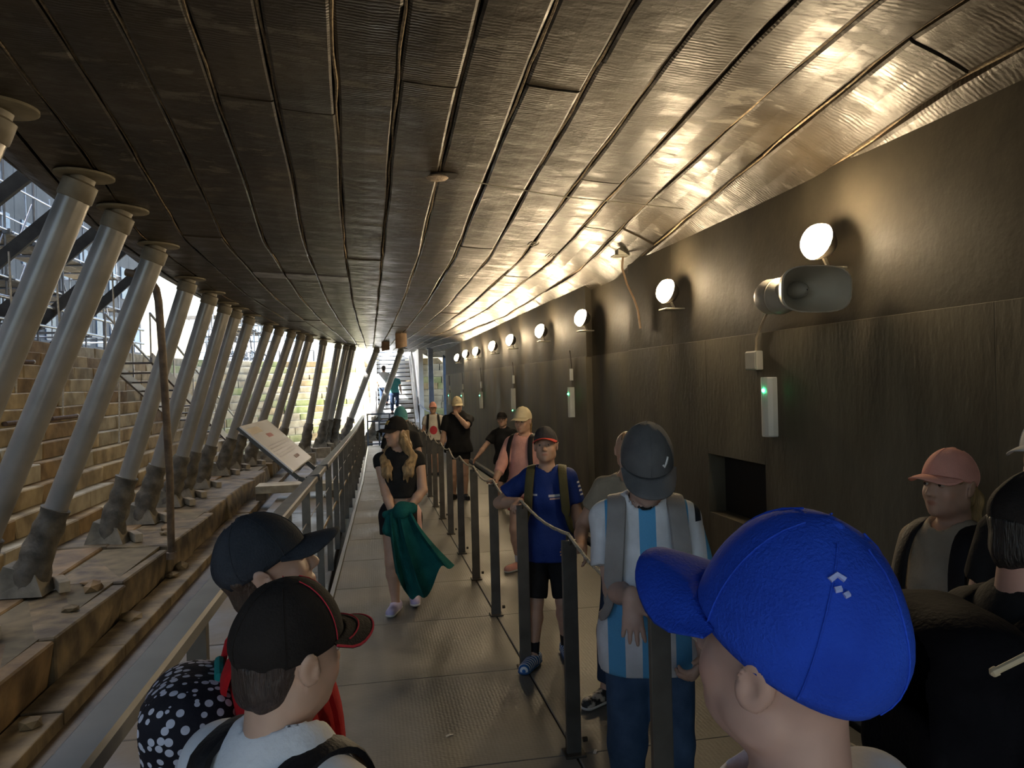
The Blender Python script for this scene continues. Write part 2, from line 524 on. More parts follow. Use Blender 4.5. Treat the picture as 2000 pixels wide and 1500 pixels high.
wall_l = structure('wall_left', pyd('wall_left', v, [tuple(range(n)), tuple(range(2*n-1, n-1, -1))] + [((i+1) % n, i, i+n, (i+1) % n+n) for i in range(n)]), M_mortar)
stones = [M_stone, M_stone, M_stone2, M_stone3, M_stone]
yy = 1.0
while yy < 24.4:                                             # the broad ledge the props stand on
    L = random.uniform(1.1, 1.9); b = min(yy+L, 24.5)
    fx = -2.60 + random.uniform(-.07, .05)
    stone_block(wall_l, [(fx, yy+.01), (fx, b-.01), (-3.35, b-.01), (-3.35, yy+.01)], -2.5, LEDGE_Z+random.uniform(-.05, .01), random.choice([M_ledge, M_ledge2]), .07)
    stone_block(wall_l, [(-3.37, yy+.01), (-3.37, b-.01), (-4.1, b-.01), (-4.1, yy+.01)], -2.3, LEDGE_Z+random.uniform(-.012, .012), random.choice([M_ledge, M_ledge2]), .03)
    yy = b
for i in range(NC):
    yy = 1.0 - random.random()*.5
    while yy < 24.4:
        L = random.uniform(0.95, 1.35); b = min(yy+L, 24.5)
        a = max(yy, 1.0)
        x = AX0 - TR*i
        stone_block(wall_l, [(x, a+.006), (x, b-.006), (x-.42, b-.006), (x-.42, a+.006)], LEDGE_Z+CH*i+.003, LEDGE_Z+CH*(i+1)-.004, random.choice(stones))
        yy = b
# broken pieces lying along the worn ledge
rr3 = random.Random(21)
for i in range(11):
    yb = rr3.uniform(4.6, 13.0); on = rr3.random() < .6
    xb = rr3.uniform(-3.0, -2.72) if on else rr3.uniform(-2.56, -2.36)
    zb = LEDGE_Z-.02 if on else -2.36
    bm = bmesh.new(); bmesh.ops.create_icosphere(bm, subdivisions=1, radius=1)
    sc_ = Vector((rr3.uniform(.05, .13), rr3.uniform(.07, .22), rr3.uniform(.03, .07)))
    for q in bm.verts:
        q.co = Vector((q.co.x*sc_.x*rr3.uniform(.75, 1.2), q.co.y*sc_.y*rr3.uniform(.75, 1.2), max(q.co.z, -.35)*sc_.z*rr3.uniform(.8, 1.15)))
    me = bpy.data.meshes.new('rubble_stone'); bm.to_mesh(me); bm.free()
    o = link('rubble_stone', me, rr3.choice([M_ledge, M_ledge2]), wall_l, loc=(xb, yb, zb+sc_.z*.3)); o.rotation_euler = (0, 0, rr3.uniform(-.5, .5))
# curved end of the dock
EC = (0.8, 24.5); EB = 6.0
def ell(a, off):
    ax, by = 4.78+off, EB+off
    return (EC[0]+ax*math.cos(a), EC[1]+by*math.sin(a))
v, f = [], []
angs = np.linspace(PI, math.radians(20), 40)
prf = [(-1.2, -2.6), (-1.2, LEDGE_Z-.03), (.05, LEDGE_Z-.03)]
for i in range(NC):
    prf += [(.05+TR*i, LEDGE_Z+CH*(i+1)-.03), (.05+TR*(i+1), LEDGE_Z+CH*(i+1)-.03)]
prf += [(3.4, LEDGE_Z+CH*NC-.03)]
for a in angs:
    for (o, z) in prf:
        x, y = ell(a, o); v.append((x, y, z))
n = len(prf)
for i in range(len(angs)-1):
    for j in range(n-1):
        f.append((i*n+j, i*n+j+1, (i+1)*n+j+1, (i+1)*n+j))
wall_f = structure('wall_far', pyd('wall_far', v, f), M_mortar)
stones_f = [M_stone2, M_stone2, M_stone4, M_stone, M_stone2]
def arc_blocks(i, off0, off1, z0, z1, a0, a1, L):
    a = a0
    while a > a1 + .01:
        da = random.uniform(.85, 1.2)*L/5.6
        b = max(a-da, a1)
        if b - a1 < .05: b = a1
        p = [ell(a-.002, off0), ell(b+.002, off0), ell(b+.002, off1), ell(a-.002, off1)]
        stone_block(wall_f, p, z0, z1, random.choice(stones_f), .012)
        a = b
arc_blocks(-1, -1.25, .1, -2.5, LEDGE_Z, PI, math.radians(103), 1.4)
for i in range(NC):
    arc_blocks(i, TR*i, TR*i+.42, LEDGE_Z+CH*i+.003, LEDGE_Z+CH*(i+1)-.004, PI, math.radians(98), 1.0)
    arc_blocks(i, TR*i*.35, TR*i*.35+.9, LEDGE_Z+CH*i+.003, LEDGE_Z+CH*(i+1)-.004, math.radians(80), math.radians(35), 1.2)

# ---- quay ground behind the dock steps and beyond the far end
qz = LEDGE_Z+CH*NC
M_quay = mat('quay_paving', (0.22, 0.21, 0.19), (0.36, 0.34, 0.31), rough=0.85, scale=0.8, bump=0.3, bscale=10)
v = [(-60, -30, qz-.02), (-6.65, -30, qz-.02), (-6.65, 24.5, qz-.02), (-6.65, 40, qz-.02), (-60, 40, qz-.02), (-60, 90, qz-.02), (60, 90, qz-.02), (60, 40, qz-.02),
     (-6.65, 34.5, qz-.02), (60, 34.5, qz-.02)]
structure('quay_ground', pyd('quay_ground', v, [(0,1,3,4), (4,7,6,5), (8,9,7,3)]), M_quay)
# ================================================================ THINGS
M_prop = mat('prop_paint', (0.20, 0.195, 0.185), (0.27, 0.262, 0.25), rough=0.28, scale=3, bump=0.05, bscale=60, metal=0.15)
M_propcap = mat('prop_collar', (0.13, 0.115, 0.085), (0.20, 0.18, 0.14), rough=0.5, scale=9)
M_plate = mat('prop_plate', (0.12, 0.105, 0.07), (0.19, 0.165, 0.11), rough=0.6, scale=8)
M_wrap = mat('prop_wrap', (0.05, 0.045, 0.035), (0.12, 0.105, 0.08), rough=0.7, scale=7, bump=0.9, bscale=22)
M_block = mat('foot_block', (0.20, 0.17, 0.12), (0.34, 0.29, 0.21), rough=0.8, scale=7, bump=0.4, bscale=30)
M_wrapb = mat('foot_sheet', (0.10, 0.09, 0.065), (0.20, 0.175, 0.13), rough=0.8, scale=5, bump=0.6, bscale=25)
tops = [(-2.0, 4.75, 1.64), (-1.99, 6.03, 1.6), (-2.0, 6.95, 1.52), (-2.09, 8.41, 1.46), (-2.33, 10.9, 1.45), (-2.34, 12.4, 1.45), (-2.40, 14.0, 1.45),
        (-2.37, 14.93, 1.44), (-2.34, 16.36, 1.44), (-2.25, 18.6, 1.43), (-2.14, 19.8, 1.42), (-1.93, 20.7, 1.41), (-1.77, 21.6, 1.4),
        (-1.60, 22.3, 1.4), (-1.32, 23.9, 1.4), (-0.95, 25.75, 1.4), (-0.71, 26.46, 1.4), (-0.51, 26.6, 1.4), (0.32, 27.9, 1.36), (1.18, 28.0, 1.3)]
footx = [-3.45]*10 + [-3.4, -3.15, -2.85, -2.62, -2.0, -1.65, -1.55, -1.3, -1.0, -0.05]
for i, ((tx, ty, tz), fx) in enumerate(zip(tops, footx)):
    P0 = Vector((fx, ty, LEDGE_Z))
    hz = hull_point(tx, ty).z
    T = Vector((tx, ty, hz))
    root = empty('shore_prop', P0)
    d = (T-P0); L = d.length; u = d.normalized()
    Mx = axis_matrix((0, 0, 0), d)
    r = 0.108
    MB().lathe([(r, 0.55), (r, L-0.20)], n=28, M=Mx).build('tube', M_prop, root, smooth=True)
    MB().lathe([(r+.004, L-.20), (r+.012, L-.19), (r+.012, L-.07), (r*.8, L-.055), (r*.8, L-.02)], n=28, M=Mx).build('collar', M_propcap, root, smooth=True)
    nrm = Matrix.Translation(T-P0)
    tilt = 0.06 if ty < 9 else 0.05
    MB().lathe([(0.19, -.025), (0.20, -.02), (0.20, -.004), (0.19, 0.0)], n=28, M=nrm @ Matrix.Rotation(tilt, 4, 'Y')).build('head_plate', M_plate, root, smooth=True)
    # wrapped lower end: canvas with irregular folds flaring to the foot
    prf = []
    nn, kk_ = 20, 12
    v, f = [], []
    rr_ = random.Random(i)
    for a in range(kk_+1):
        t = a/kk_
        z = 0.04 + t*0.85
        base = r*1.22 + 0.05*(1-t)**1.5 + 0.012*math.sin(a*1.9+i)
        for k in range(nn):
            th = 2*PI*k/nn
            q = base*(1 + 0.07*math.sin(3*th+a*.9+i) + 0.05*rr_.uniform(-1, 1))
            v.append(Mx @ Vector((q*math.cos(th), q*math.sin(th), z)))
    for a in range(kk_):
        for k in range(nn):
            f.append((a*nn+k, a*nn+(k+1) % nn, (a+1)*nn+(k+1) % nn, (a+1)*nn+k))
    f.append(tuple(range(nn-1, -1, -1))); f.append(tuple(kk_*nn+k for k in range(nn)))
    MB().add(v, f).build('canvas_wrap', M_wrap, root, smooth=True)
    # sloping sheet-covered plinth under the wrap
    Mp = Matrix.Rotation(-0.30, 4, 'Y')
    pl = MB()
    pl.add([(-.22,-.2,.0),(.26,-.22,.0),(.26,.2,.0),(-.22,.22,.0),(-.12,-.13,.30),(.17,-.14,.20),(.17,.13,.20),(-.12,.14,.30)],
           [(3,2,1,0),(4,5,6,7),(0,1,5,4),(1,2,6,5),(2,3,7,6),(3,0,4,7)])
    if fx > -2.6:                                            # stands on the dock floor on a stone pad
        MB().bbox(-.32, .34, -.3, .3, -0.5, 0.0, b=.015).build('stone_pad', M_block, root)
    pl.build('plinth', M_wrapb, root)
    wb = MB().bbox(.27, .37, -.30, .06, 0.0, .11, b=.008, M=Matrix.Rotation(0.5, 4, 'Z'))
    wb.build('wedge', M_block, root)
    tag(root, 'raking grey steel prop under the hull, %s of the row from the camera' % ORD[i], 'prop', 'raking steel props under the hull')

# rusty bent pipe between the props
M_rust = mat('rust_pipe', (0.07, 0.05, 0.035), (0.15, 0.11, 0.075), rough=0.6, scale=10, bump=0.3, bscale=40)
bp = empty('bent_pipe', (-2.35, 9.85, -2.0))
pts = [Vector(p)-Vector((-2.35, 9.85, -2.0)) for p in ((-2.40, 9.84, -2.0), (-2.36, 9.7, -1.0), (-2.35, 9.5, .37), (-2.35, 9.38, 1.02), (-2.37, 9.37, 1.16), (-2.44, 9.38, 1.27), (-2.56, 9.40, 1.33), (-2.7, 9.42, 1.36))]
MB().tube(pts, 0.043, n=14).build('pipe', M_rust, bp, smooth=True)
MB().lathe([(.06, -.03), (.06, .05), (.045, .06)], n=14, M=Matrix.Translation(pts[0])).build('foot_socket', M_rust, bp)
tag(bp, 'thin rusty pipe bent over at its top, standing before the props', 'pipe')

# cross sill over the dock floor
cs = empty('cross_sill', (-1.4, 16.6, -2.31))
MB().bbox(-.95, .75, -.25, .35, 0.14, .30, b=.015).build('beam', M_stone2, cs)
MB().bbox(-.95, -.75, -.2, .3, 0.0, .15, b=.01).build('bearer', M_floor_dark, cs)
MB().bbox(.5, .7, -.2, .3, 0.0, .15, b=.01).build('bearer', M_floor_dark, cs)
tag(cs, 'pale timber sill laid across the dock floor beside the railing', 'beam')

# ---- left railing
M_rail = mat('rail_steel', (0.15, 0.155, 0.16), (0.20, 0.205, 0.21), rough=0.4, metal=0.15, scale=5)
M_post = mat('post_steel', (0.075, 0.07, 0.062), (0.115, 0.108, 0.096), rough=0.42, metal=0.4, scale=6)
M_brass = mat('brass_wire', (0.45, 0.30, 0.12), rough=0.3, metal=0.9)
rl = empty('railing', (xl(3)-.14, 3, deckz(3)))
o0 = Vector(rl.location)
def rp(y, h): return Vector((xl(y)-.14, y, deckz(y)+h)) - o0
ry = [-2.6, 1.0, 3.0, 5.0, 7.2, 9.5, 12, 15, 18, 21, 25.3]
v, f = [], []
for y in ry:
    c = rp(y, 1.0)
    v += [c+Vector((-.045, 0, -.022)), c+Vector((.045, 0, -.022)), c+Vector((.045, 0, 0.012)), c+Vector((.035, 0, .02)), c+Vector((-.035, 0, .02)), c+Vector((-.045, 0, .012))]
for i in range(len(ry)-1):
    f += [(i*6+j, i*6+(j+1) % 6, i*6+6+(j+1) % 6, i*6+6+j) for j in range(6)]
f += [(5,4,3,2,1,0), tuple(len(v)-6+j for j in range(6))]
MB().add(v, f).build('handrail', M_rail, rl)
MB().tube([rp(y, .42) for y in ry], .011, n=8).build('lower_rail', M_brass, rl, smooth=True)
MB().tube([rp(y, .72) for y in ry], .005, n=6).build('wire', M_rail, rl, smooth=True)
y = 25.2
while y > -2.6:
    c = rp(y, 0)
    MB().bar(c+Vector((0, 0, -.15)), c+Vector((0, 0, .98)), .06, .045, up=(0, 1, 0)).build('post', M_post, rl)
    y -= 1.13
tag(rl, 'dark steel railing with flat grey handrail along the open left edge', 'railing')

# information lectern clamped to the handrail
M_board = mat('lectern_board', (0.62, 0.63, 0.68), (0.74, 0.75, 0.80), rough=0.22, scale=1.4, contrast=(.3, .7))  # pale base colour takes in the daylight the board would reflect
M_print = mat('lectern_print', (0.55, 0.50, 0.44), rough=0.4)
M_print2 = mat('lectern_picture', (0.12, 0.05, 0.04), rough=0.4)
M_red = mat('lectern_red', (0.42, 0.20, 0.22), rough=0.4)
M_black = mat('black_steel', (0.02, 0.02, 0.022), (0.035, 0.035, 0.036), rough=0.4, scale=8)
lb = Vector((-0.63, 6.4, -0.685))
lc = empty('information_lectern', lb)
e1 = Vector((0.055, 1.2, 0.0)); e2 = Vector((-0.40, 0.0, 0.375))
nn_ = e1.cross(e2).normalized()
if nn_.z < 0: nn_ = -nn_
def lp(a, b, h=0): return e1*a + e2*b + nn_*h
def slab(a0, a1, b0, b1, h0, h1):
    return MB().add([lp(a0,b0,h0), lp(a1,b0,h0), lp(a1,b1,h0), lp(a0,b1,h0), lp(a0,b0,h1), lp(a1,b0,h1), lp(a1,b1,h1), lp(a0,b1,h1)],
                    [(0,3,2,1),(4,5,6,7),(0,1,5,4),(1,2,6,5),(2,3,7,6),(3,0,4,7)])
bo = slab(0, 1, 0, 1, 0, .012).build('board', M_board, lc)
slab(-.01, 1.01, -.01, 1.01, -.022, -.001).build('backing_tray', M_black, lc)
slab(.06, .45, .80, .92, .012, .013).build('heading_print', M_print, bo)
slab(.42, .62, .66, .74, .012, .013).build('red_print', M_red, bo)
slab(.50, .68, .14, .20, .012, .014).build('dark_picture', M_print2, bo)
for k in range(5):
    slab(.1, .9, .28+.06*k, .30+.06*k, .012, .0126).build('text_line', mat('lectern_text', (.36, .37, .43), rough=.4), bo)
for a in (.12, .88):
    p0 = lp(a, .1, -.03); p1 = lp(a, -.12, -.03)
    p2 = Vector((xl(6.4+1.2*a)-.14, 6.4+1.2*a, deckz(6.4+1.2*a)+1.03)) - lb
    m = MB().bar(lp(a, .8, -.035), p1, .035)
    m.bar(p1, p2+Vector((-.05, 0, -.05)), .035); m.bar(p2+Vector((-.05, 0, -.04)), p2+Vector((.06, 0, -.02)), .04, .05)
    m.build('bracket_arm', M_black, lc)
tag(lc, 'tilted information board clamped outside the left handrail', 'sign')

# ---- rope barrier: each post a thing, the rope another
M_rpost = mat('barrier_post', (0.085, 0.080, 0.072), (0.14, 0.132, 0.12), rough=0.4, metal=0.35, scale=7)
M_foot = mat('post_foot', (0.04, 0.036, 0.03), (0.08, 0.07, 0.055), rough=0.55, metal=0.3, scale=14)
PX = 0.865
post_y = [1.16 + PITCH_P*k for k in range(22)]
proto = None
for i, y in enumerate(post_y):
    x = PX + 0.004*y
    if proto is None:
        proto = empty('barrier_post', (x, y, deckz(y)))
        MB().bbox(-.034, .034, -.012, .012, .0, .985, b=.003).build('upright', M_rpost, proto)
        MB().bbox(-.048, .048, -.045, .05, 0, .012, b=.003).build('base_plate', M_foot, proto)
        m = MB().bbox(-.034, .034, .012, .022, .01, .10, b=.002)
        m.lathe([(.012, 0), (.012, .02)], n=8, M=Matrix.Translation((.052, .03, .05)) @ Matrix.Rotation(PI/2, 4, 'Y'))
        m.build('clamp', M_foot, proto)
        m = MB(); m.tube([Vector((.0, .028*math.cos(a), .985+.028*math.sin(a))) for a in np.linspace(-.6, PI+.6, 12)], .006, n=6)
        m.build('rope_eye', M_foot, proto, smooth=True)
        o = proto
    else:
        o = copy_tree(proto); o.location = (x, y, deckz(y))
    tag(o, 'dark flat steel post carrying the rope, %s from the camera' % ORD[i], 'post', 'rope barrier posts')
M_rope = mat('rope', (0.42, 0.38, 0.30), (0.62, 0.57, 0.47), rough=0.75, scale=40, bump=0.7, bscale=160)
pts = []
for i in range(len(post_y)-1):
    a, b = post_y[i], post_y[i+1]
    for t in np.linspace(0, 1, 9)[:-1]:
        y = a+(b-a)*t
        pts.append(Vector((PX+.004*y, y, deckz(y)+1.012 - .05*math.sin(PI*t)*(1+.4*math.sin(i*2.3)))))
pts.append(Vector((PX+.004*post_y[-1], post_y[-1], deckz(post_y[-1])+1.012)))
rope = empty('barrier_rope', (PX, 3.4, deckz(3.4)+1.0))
oR = Vector(rope.location)
def strand(ph):
    q = []
    for i in range((len(pts)-1)*7):
        t = i/7.0; k = int(t); fr = t-k
        p = pts[k].lerp(pts[k+1], fr)
        a = p.y*2*PI/0.055 + ph
        q.append(p + Vector((.0042*math.cos(a), 0, .0042*math.sin(a))) - oR)
    return q
for s in range(3):
    MB().tube(strand(s*2*PI/3), .0052, n=6).build('strand', M_rope, rope, smooth=True)
tag(rope, 'pale twisted rope sagging from post to post along the walkway', 'rope')

# ---- floodlights on the upper wall
lamp_pos = [(3.85,.68),(6.04,.67),(8.64,.67),(10.82,.67),(13.24,.68),(15.22,.67),(17.67,.67),(19.64,.69),(21.56,.66)]
M_glow = mat('lamp_glass', (1, .9, .7), rough=.3, emit=(1.0, 0.76, 0.46), estr=LAMP_STRENGTH)
M_house = mat('lamp_housing', (0.10, 0.095, 0.085), (0.16, 0.15, 0.13), rough=.45, metal=.4, scale=10)
M_shelf = mat('lamp_bracket', (0.45, 0.42, 0.36), rough=.5, metal=.2)
proto = None
for i, (y, z) in enumerate([(a*.925, b*.925+.02) for a, b in lamp_pos]):
    if proto is None:
        proto = empty('floodlight', (WX-.02, y, z))
        Mh = axis_matrix((-.115, 0, .02), (-1, -.22, .30))
        MB().lathe([(.03, -.085), (.06, -.07), (.09, -.02), (.097, .004)], n=20, M=Mh).build('housing', M_house, proto, smooth=True)
        MB().lathe([(.094, .0), (.090, .022), (.076, .046), (.048, .064), (.014, .072)], n=20, M=Mh).build('glass', M_glow, proto, smooth=True)
        MB().bbox(-.16, 0, -.07, .07, -.125, -.113, b=.003).build('shelf_bracket', M_shelf, proto)
        MB().bar((-.06, 0, -.11), (-.10, 0, -.03), .016).build('stem', M_house, proto)
        o = proto
    else:
        o = copy_tree(proto); o.location = (WX-.02, y, z)
    tag(o, 'glowing round floodlight high on the right wall, %s from the camera' % ORD[i], 'floodlight', 'floodlights along the right wall')

# ---- emergency tube lights with green pilot lamps and their cables
M_case = mat('batten_case', (0.50, 0.52, 0.50), (0.60, 0.62, 0.60), rough=.35, scale=4)
M_led = mat('green_pilot', (0.05, .6, .25), rough=.3, emit=(0.05, 1.0, 0.35), estr=14.0)
M_cable = mat('cable_dark', (0.05, .045, .04), (0.09, .08, .07), rough=.5, scale=20)
M_cable_w = mat('cable_pale', (0.36, .30, .22), (0.48, .40, .30), rough=.5, scale=20)
bat = [(4.29, -.195, 'next to the horn loudspeaker'), (8.93, -.27, 'second from the camera'), (12.7, -.30, 'third from the camera'), (16.5, -.39, 'fourth from the camera'), (19.88, -.44, 'fifth from the camera'), (23.2, -.48, 'farthest along the wall')]
for i, (y, z, wh) in enumerate(bat):
    o = empty('emergency_light', (WX, y, z))
    v, f = [], []
    prof_ = [(0, -.055), (-.03, -.055), (-.055, -.04), (-.066, -.015), (-.066, .015), (-.055, .04), (-.03, .055), (0, .055)]
    m = MB()
    for zz in (-.18, -.172, .172, .18):
        s_ = 1 if abs(zz) < .175 else .9
        v += [Vector((px, py*s_, zz)) for px, py in prof_]
    n = len(prof_)
    for a in range(3):
        f += [(a*n+j, a*n+(j+1) % n, (a+1)*n+(j+1) % n, (a+1)*n+j) for j in range(n)]
    f += [tuple(range(n-1, -1, -1)), tuple(3*n+j for j in range(n))]
    m.add(v, f).build('case', M_case, o)
    zl = .10 if i != 2 else -.19
    MB().lathe([(.010, 0), (.010, .006), (.005, .009)], n=12, M=axis_matrix((-.066, -.012, zl) if i != 2 else (-.045, 0, zl), (-1, 0, 0))).build('pilot_lamp', M_led, o)
    if i > 0:
        MB().tube([(-.015, 0, .18), (-.012, .0, .30), (-.02, -.01, .45), (-.03, .01, .62 if i < 3 else .7)], .008, n=6).build('cable', M_cable, o)
        MB().bbox(-.035, 0, -.02, .02, .26, .40, b=.004).build('cable_gland', M_case, o)
    tag(o, 'white emergency light with green pilot on right wall, ' + wh, 'light', 'emergency lights on the right wall')
jb = empty('junction_box', (WX, 4.46, .09))
MB().bbox(-.05, 0, -.07, .07, -.06, .06, b=.008).build('box', mat('jbox', (.34, .33, .30), (.42, .41, .37), rough=.5, scale=6), jb)
MB().bbox(-.055, -.05, -.062, .062, -.052, .052, b=.002).build('lid', mat('jbox', (.4, .4, .4)), jb)
tag(jb, 'small square junction box above the nearest emergency light', 'box')

# ---- horn loudspeaker
M_horn = mat('horn_plastic', (0.46, .44, .39), (0.56, .54, .48), rough=.38, scale=5)
M_hornin = mat('horn_inside', (0.34, .325, .29), (0.42, .40, .35), rough=.5, scale=5)
hn = empty('horn_loudspeaker', (WX, 3.62, .43))
hd = Vector((.03, -.99, -.08)).normalized()
C0 = Vector((-.27, .03, .0))
Mh = axis_matrix(C0, hd) @ Matrix.Rotation(0.0, 4, 'Z')
def oblong(prof, n=28, sx=1.35, sy=.80):
    v, f = [], []
    side = Vector((hd.y, -hd.x, 0)).normalized(); upv = side.cross(hd).normalized()
    if upv.z < 0: upv = -upv
    for (r, z, k) in prof:
        for j in range(n):
            a = 2*PI*j/n; c_, s_ = math.cos(a), math.sin(a)
            e = 2.0/ (2.0 + 1.2*k)
            x_ = math.copysign(abs(c_)**e, c_)*(1+(sx-1)*k); y_ = math.copysign(abs(s_)**e, s_)*(1+(sy-1)*k)
            v.append(C0 + hd*z + side*x_*r + upv*y_*r)
    for i in range(len(prof)-1):
        for j in range(n):
            f.append((i*n+j, i*n+(j+1) % n, (i+1)*n+(j+1) % n, (i+1)*n+j))
    return v, f
v, f = oblong([(.052, -.02, 0), (.056, .06, .1), (.085, .13, .6), (.125, .21, 1), (.140, .26, 1), (.143, .27, 1), (.136, .272, 1), (.12, .22, 1), (.08, .14, .7), (.04, .08, .2), (.036, .06, 0)])
MB().add(v, f).build('horn', M_horn, hn, smooth=True)
v, f = oblong([(.040, .05, 0), (.044, .10, 0), (.036, .15, 0), (.018, .18, 0), (.004, .19, 0)])
MB().add(v, f).build('throat_cone', M_hornin, hn, smooth=True)
MB().lathe([(.055, -.17), (.085, -.16), (.095, -.135), (.095, -.03), (.086, .02), (.07, .05), (.03, .06)], n=24, M=axis_matrix(C0+Vector((.02, .05, -.02)), hd)).build('driver_can', M_horn, hn, smooth=True)
MB().lathe([(.098, -.05), (.098, -.035), (.092, -.03)], n=24, M=axis_matrix(C0+Vector((.02, .05, -.02)), hd)).build('band', M_shelf, hn, smooth=True)
m = MB().bar((0, .03, .02), C0+Vector((.06, .03, .075)), .04, .008); m.bar(C0+Vector((.06, .03, .075)), C0+hd*.14+Vector((0, 0, .085)), .022, .006)
m.build('bracket', M_shelf, hn)
MB().tube([C0+Vector((.03, .19, .0)), C0+Vector((.06, .27, .03)), C0+Vector((.13, .40, .02)), Vector((-.05, .60, -.04)), Vector((-.014, .76, -.12)), Vector((-.012, .83, -.20)), Vector((-.012, .84, -.285))], .008, n=8).build('cable', M_cable_w, hn, smooth=True)
tag(hn, 'grey horn loudspeaker mounted below the nearest floodlight', 'loudspeaker')

# ---- little white device under the hull and its hanging cable
dv = empty('ceiling_device', (2.28, 6.67, 1.16))
MB().bbox(-.05, .05, -.05, .05, -.045, .05, b=.006).build('case', mat('device_white', (.62, .60, .50), (.70, .68, .58), rough=.4, scale=5), dv)
MB().bbox(-.09, .055, -.055, .055, -.058, -.046, b=.004).build('flap', mat('device_white', (1, 1, 1)), dv)
MB().tube([(0, -.05, .03), (.02, -.07, .06), (.03, -.05, .10)], .006, n=6).build('lead', M_cable_w, dv)
MB().tube([(.01, 0, -.05), (.02, .06, -.15), (.06, .05, -.30), (.085, -.06, -.45), (.095, -.12, -.55), (.10, -.16, -.72)], .010, n=8).build('cable', mat('cable_tan', (.40, .27, .17), (.5, .36, .24), rough=.5, scale=10), dv, smooth=True)
tag(dv, 'small white box with a dangling cable under the hull edge', 'device')

# ---- drain opening in the hull with its string
hz = hull_point(.56, 5.15).z
dh = empty('hull_opening', (.56, 5.15, hz))
MB().lathe([(.118, -.006), (.13, -.004), (.13, .004), (.115, .006)], n=24, M=Matrix.Scale(.62, 4, (0, 1, 0))).build('rim', M_backing, dh)
MB().lathe([(.025, -.04), (.06, -.034), (.078, -.018), (.06, -.004)], n=14, M=Matrix.Translation((-.08, 0, 0)) @ Matrix.Scale(.7, 4, (0, 1, 0))).build('felt_plug', mat('felt', (.45, .36, .28), (.6, .5, .4), rough=.95, scale=60, bump=.9, bscale=150), dh, smooth=True)
tag(dh, 'dark oval opening in the hull planking with a pale felt plug', 'opening')
st = MB().tube([(.68, 5.16, hull_point(.68, 5.16).z-.02), (1.3, 5.15, 1.27), (1.9, 5.16, 1.225), (2.36, 5.10, 1.17)], .0035, n=5).build('hull_string', mat('string', (.5, .46, .38), rough=.8))
tag(st, 'thin string stretched from the hull opening to the right wall', 'string')
# ---- brown hanging boards near the far end
M_hang = mat('hanging_board', (.16, .10, .06), (.24, .16, .10), rough=.6, scale=6)
for (x, y, w, h, wh) in ((.83, 20.1, .30, .40, 'larger brown metal shield hanging from the hull near the far end'), (.52, 24.3, .25, .30, 'smaller brown metal shield hanging from the hull near the stairs')):
    z = hull_point(x, y).z
    o = empty('hanging_shield', (x, y, z))
    v, f = [], []
    for k in range(9):
        a = -1.1 + 2.2*k/8
        for (rr2, zz) in ((.5*w, .02), (.5*w, -h+.05*k/8), (.46*w, -h+.05*k/8), (.46*w, .02)):
            v.append(Vector((rr2*math.sin(a)*1.1, -rr2*math.cos(a)*.6, zz)))
    for k in range(8): f += [(k*4+j, (k+1)*4+j, (k+1)*4+(j+1) % 4, k*4+(j+1) % 4) for j in range(4)]
    f += [(0, 1, 2, 3), (35, 34, 33, 32)]
    MB().add(v, f).build('shell', M_hang, o)
    MB().bar((-.4*w, 0, -.05), (.4*w, 0, -.05), .02).build('strap', M_black, o)
    tag(o, wh, 'shield')

# ---- far stairs
M_white = mat('stair_white', (.70, .71, .72), (.8, .8, .8), rough=.5, scale=3)
M_tread = mat('stair_tread', (.50, .52, .54), (.6, .62, .64), rough=.5, scale=4)
M_bluesteel = mat('blue_steel', (.10, .14, .22), (.15, .20, .30), rough=.4, metal=.3, scale=5)
sx0, sx1, sy, sz, nt_ = .30, 1.58, 27.9, -1.62, 18
stairs = empty('staircase', ((sx0+sx1)/2, sy, sz-.2))
so = Vector(stairs.location)
run, rise = .255, .172
for k in range(nt_):
    MB().bbox(sx0, sx1, sy+run*k, sy+run*k+.27, sz+rise*(k+1)-.125, sz+rise*(k+1), b=.006, M=Matrix.Translation(-so)).build('tread', M_tread, stairs)
for x in (sx0-.14, sx1+.02):
    a = Vector((x+.06, sy-.1, sz+.1)) - so; b = Vector((x+.06, sy+run*nt_, sz+rise*nt_+.12)) - so
    MB().bar(a, b, .12, .34).build('stringer', M_white, stairs)
    for k in (0, 4, 8, 12, 17):
        p = Vector((x+.06, sy+run*k, sz+rise*(k+1)+.15)) - so
        MB().bar(p, p+Vector((0, 0, .85)), .045).build('baluster', M_white, stairs)
    MB().tube([a+Vector((0, .1, 1.05)), b+Vector((0, 0, 1.0))], .032, n=10).build('handrail', M_white, stairs, smooth=True)
for k in (0, nt_-1):
    MB().box(sx0+.1, sx1-.1, sy+run*k+.1, sy+run*k+.2, sz-.9, sz+rise*(k+1)-.05, M=Matrix.Translation(-so)).build('trestle', M_bluesteel, stairs)
tag(stairs, 'bright open-riser staircase climbing out at the far end', 'staircase')
# white side walls flanking the stairs: a low sloping parapet on the left, a taller wall on the right
for x, zz in ((.02, (-2.0, -1.15, -2.0, 2.0)), (1.78, (-2.0, 1.3, -2.0, 2.3))):
    m = MB().add([(x, 28.2, zz[0]), (x+.16, 28.2, zz[0]), (x+.16, 33.2, zz[2]), (x, 33.2, zz[2]), (x, 28.2, zz[1]), (x+.16, 28.2, zz[1]), (x+.16, 33.2, zz[3]), (x, 33.2, zz[3])],
                 [(3,2,1,0),(4,5,6,7),(0,1,5,4),(1,2,6,5),(2,3,7,6),(3,0,4,7)])
    o = m.build('stair_wall', M_white); o['kind'] = 'structure'
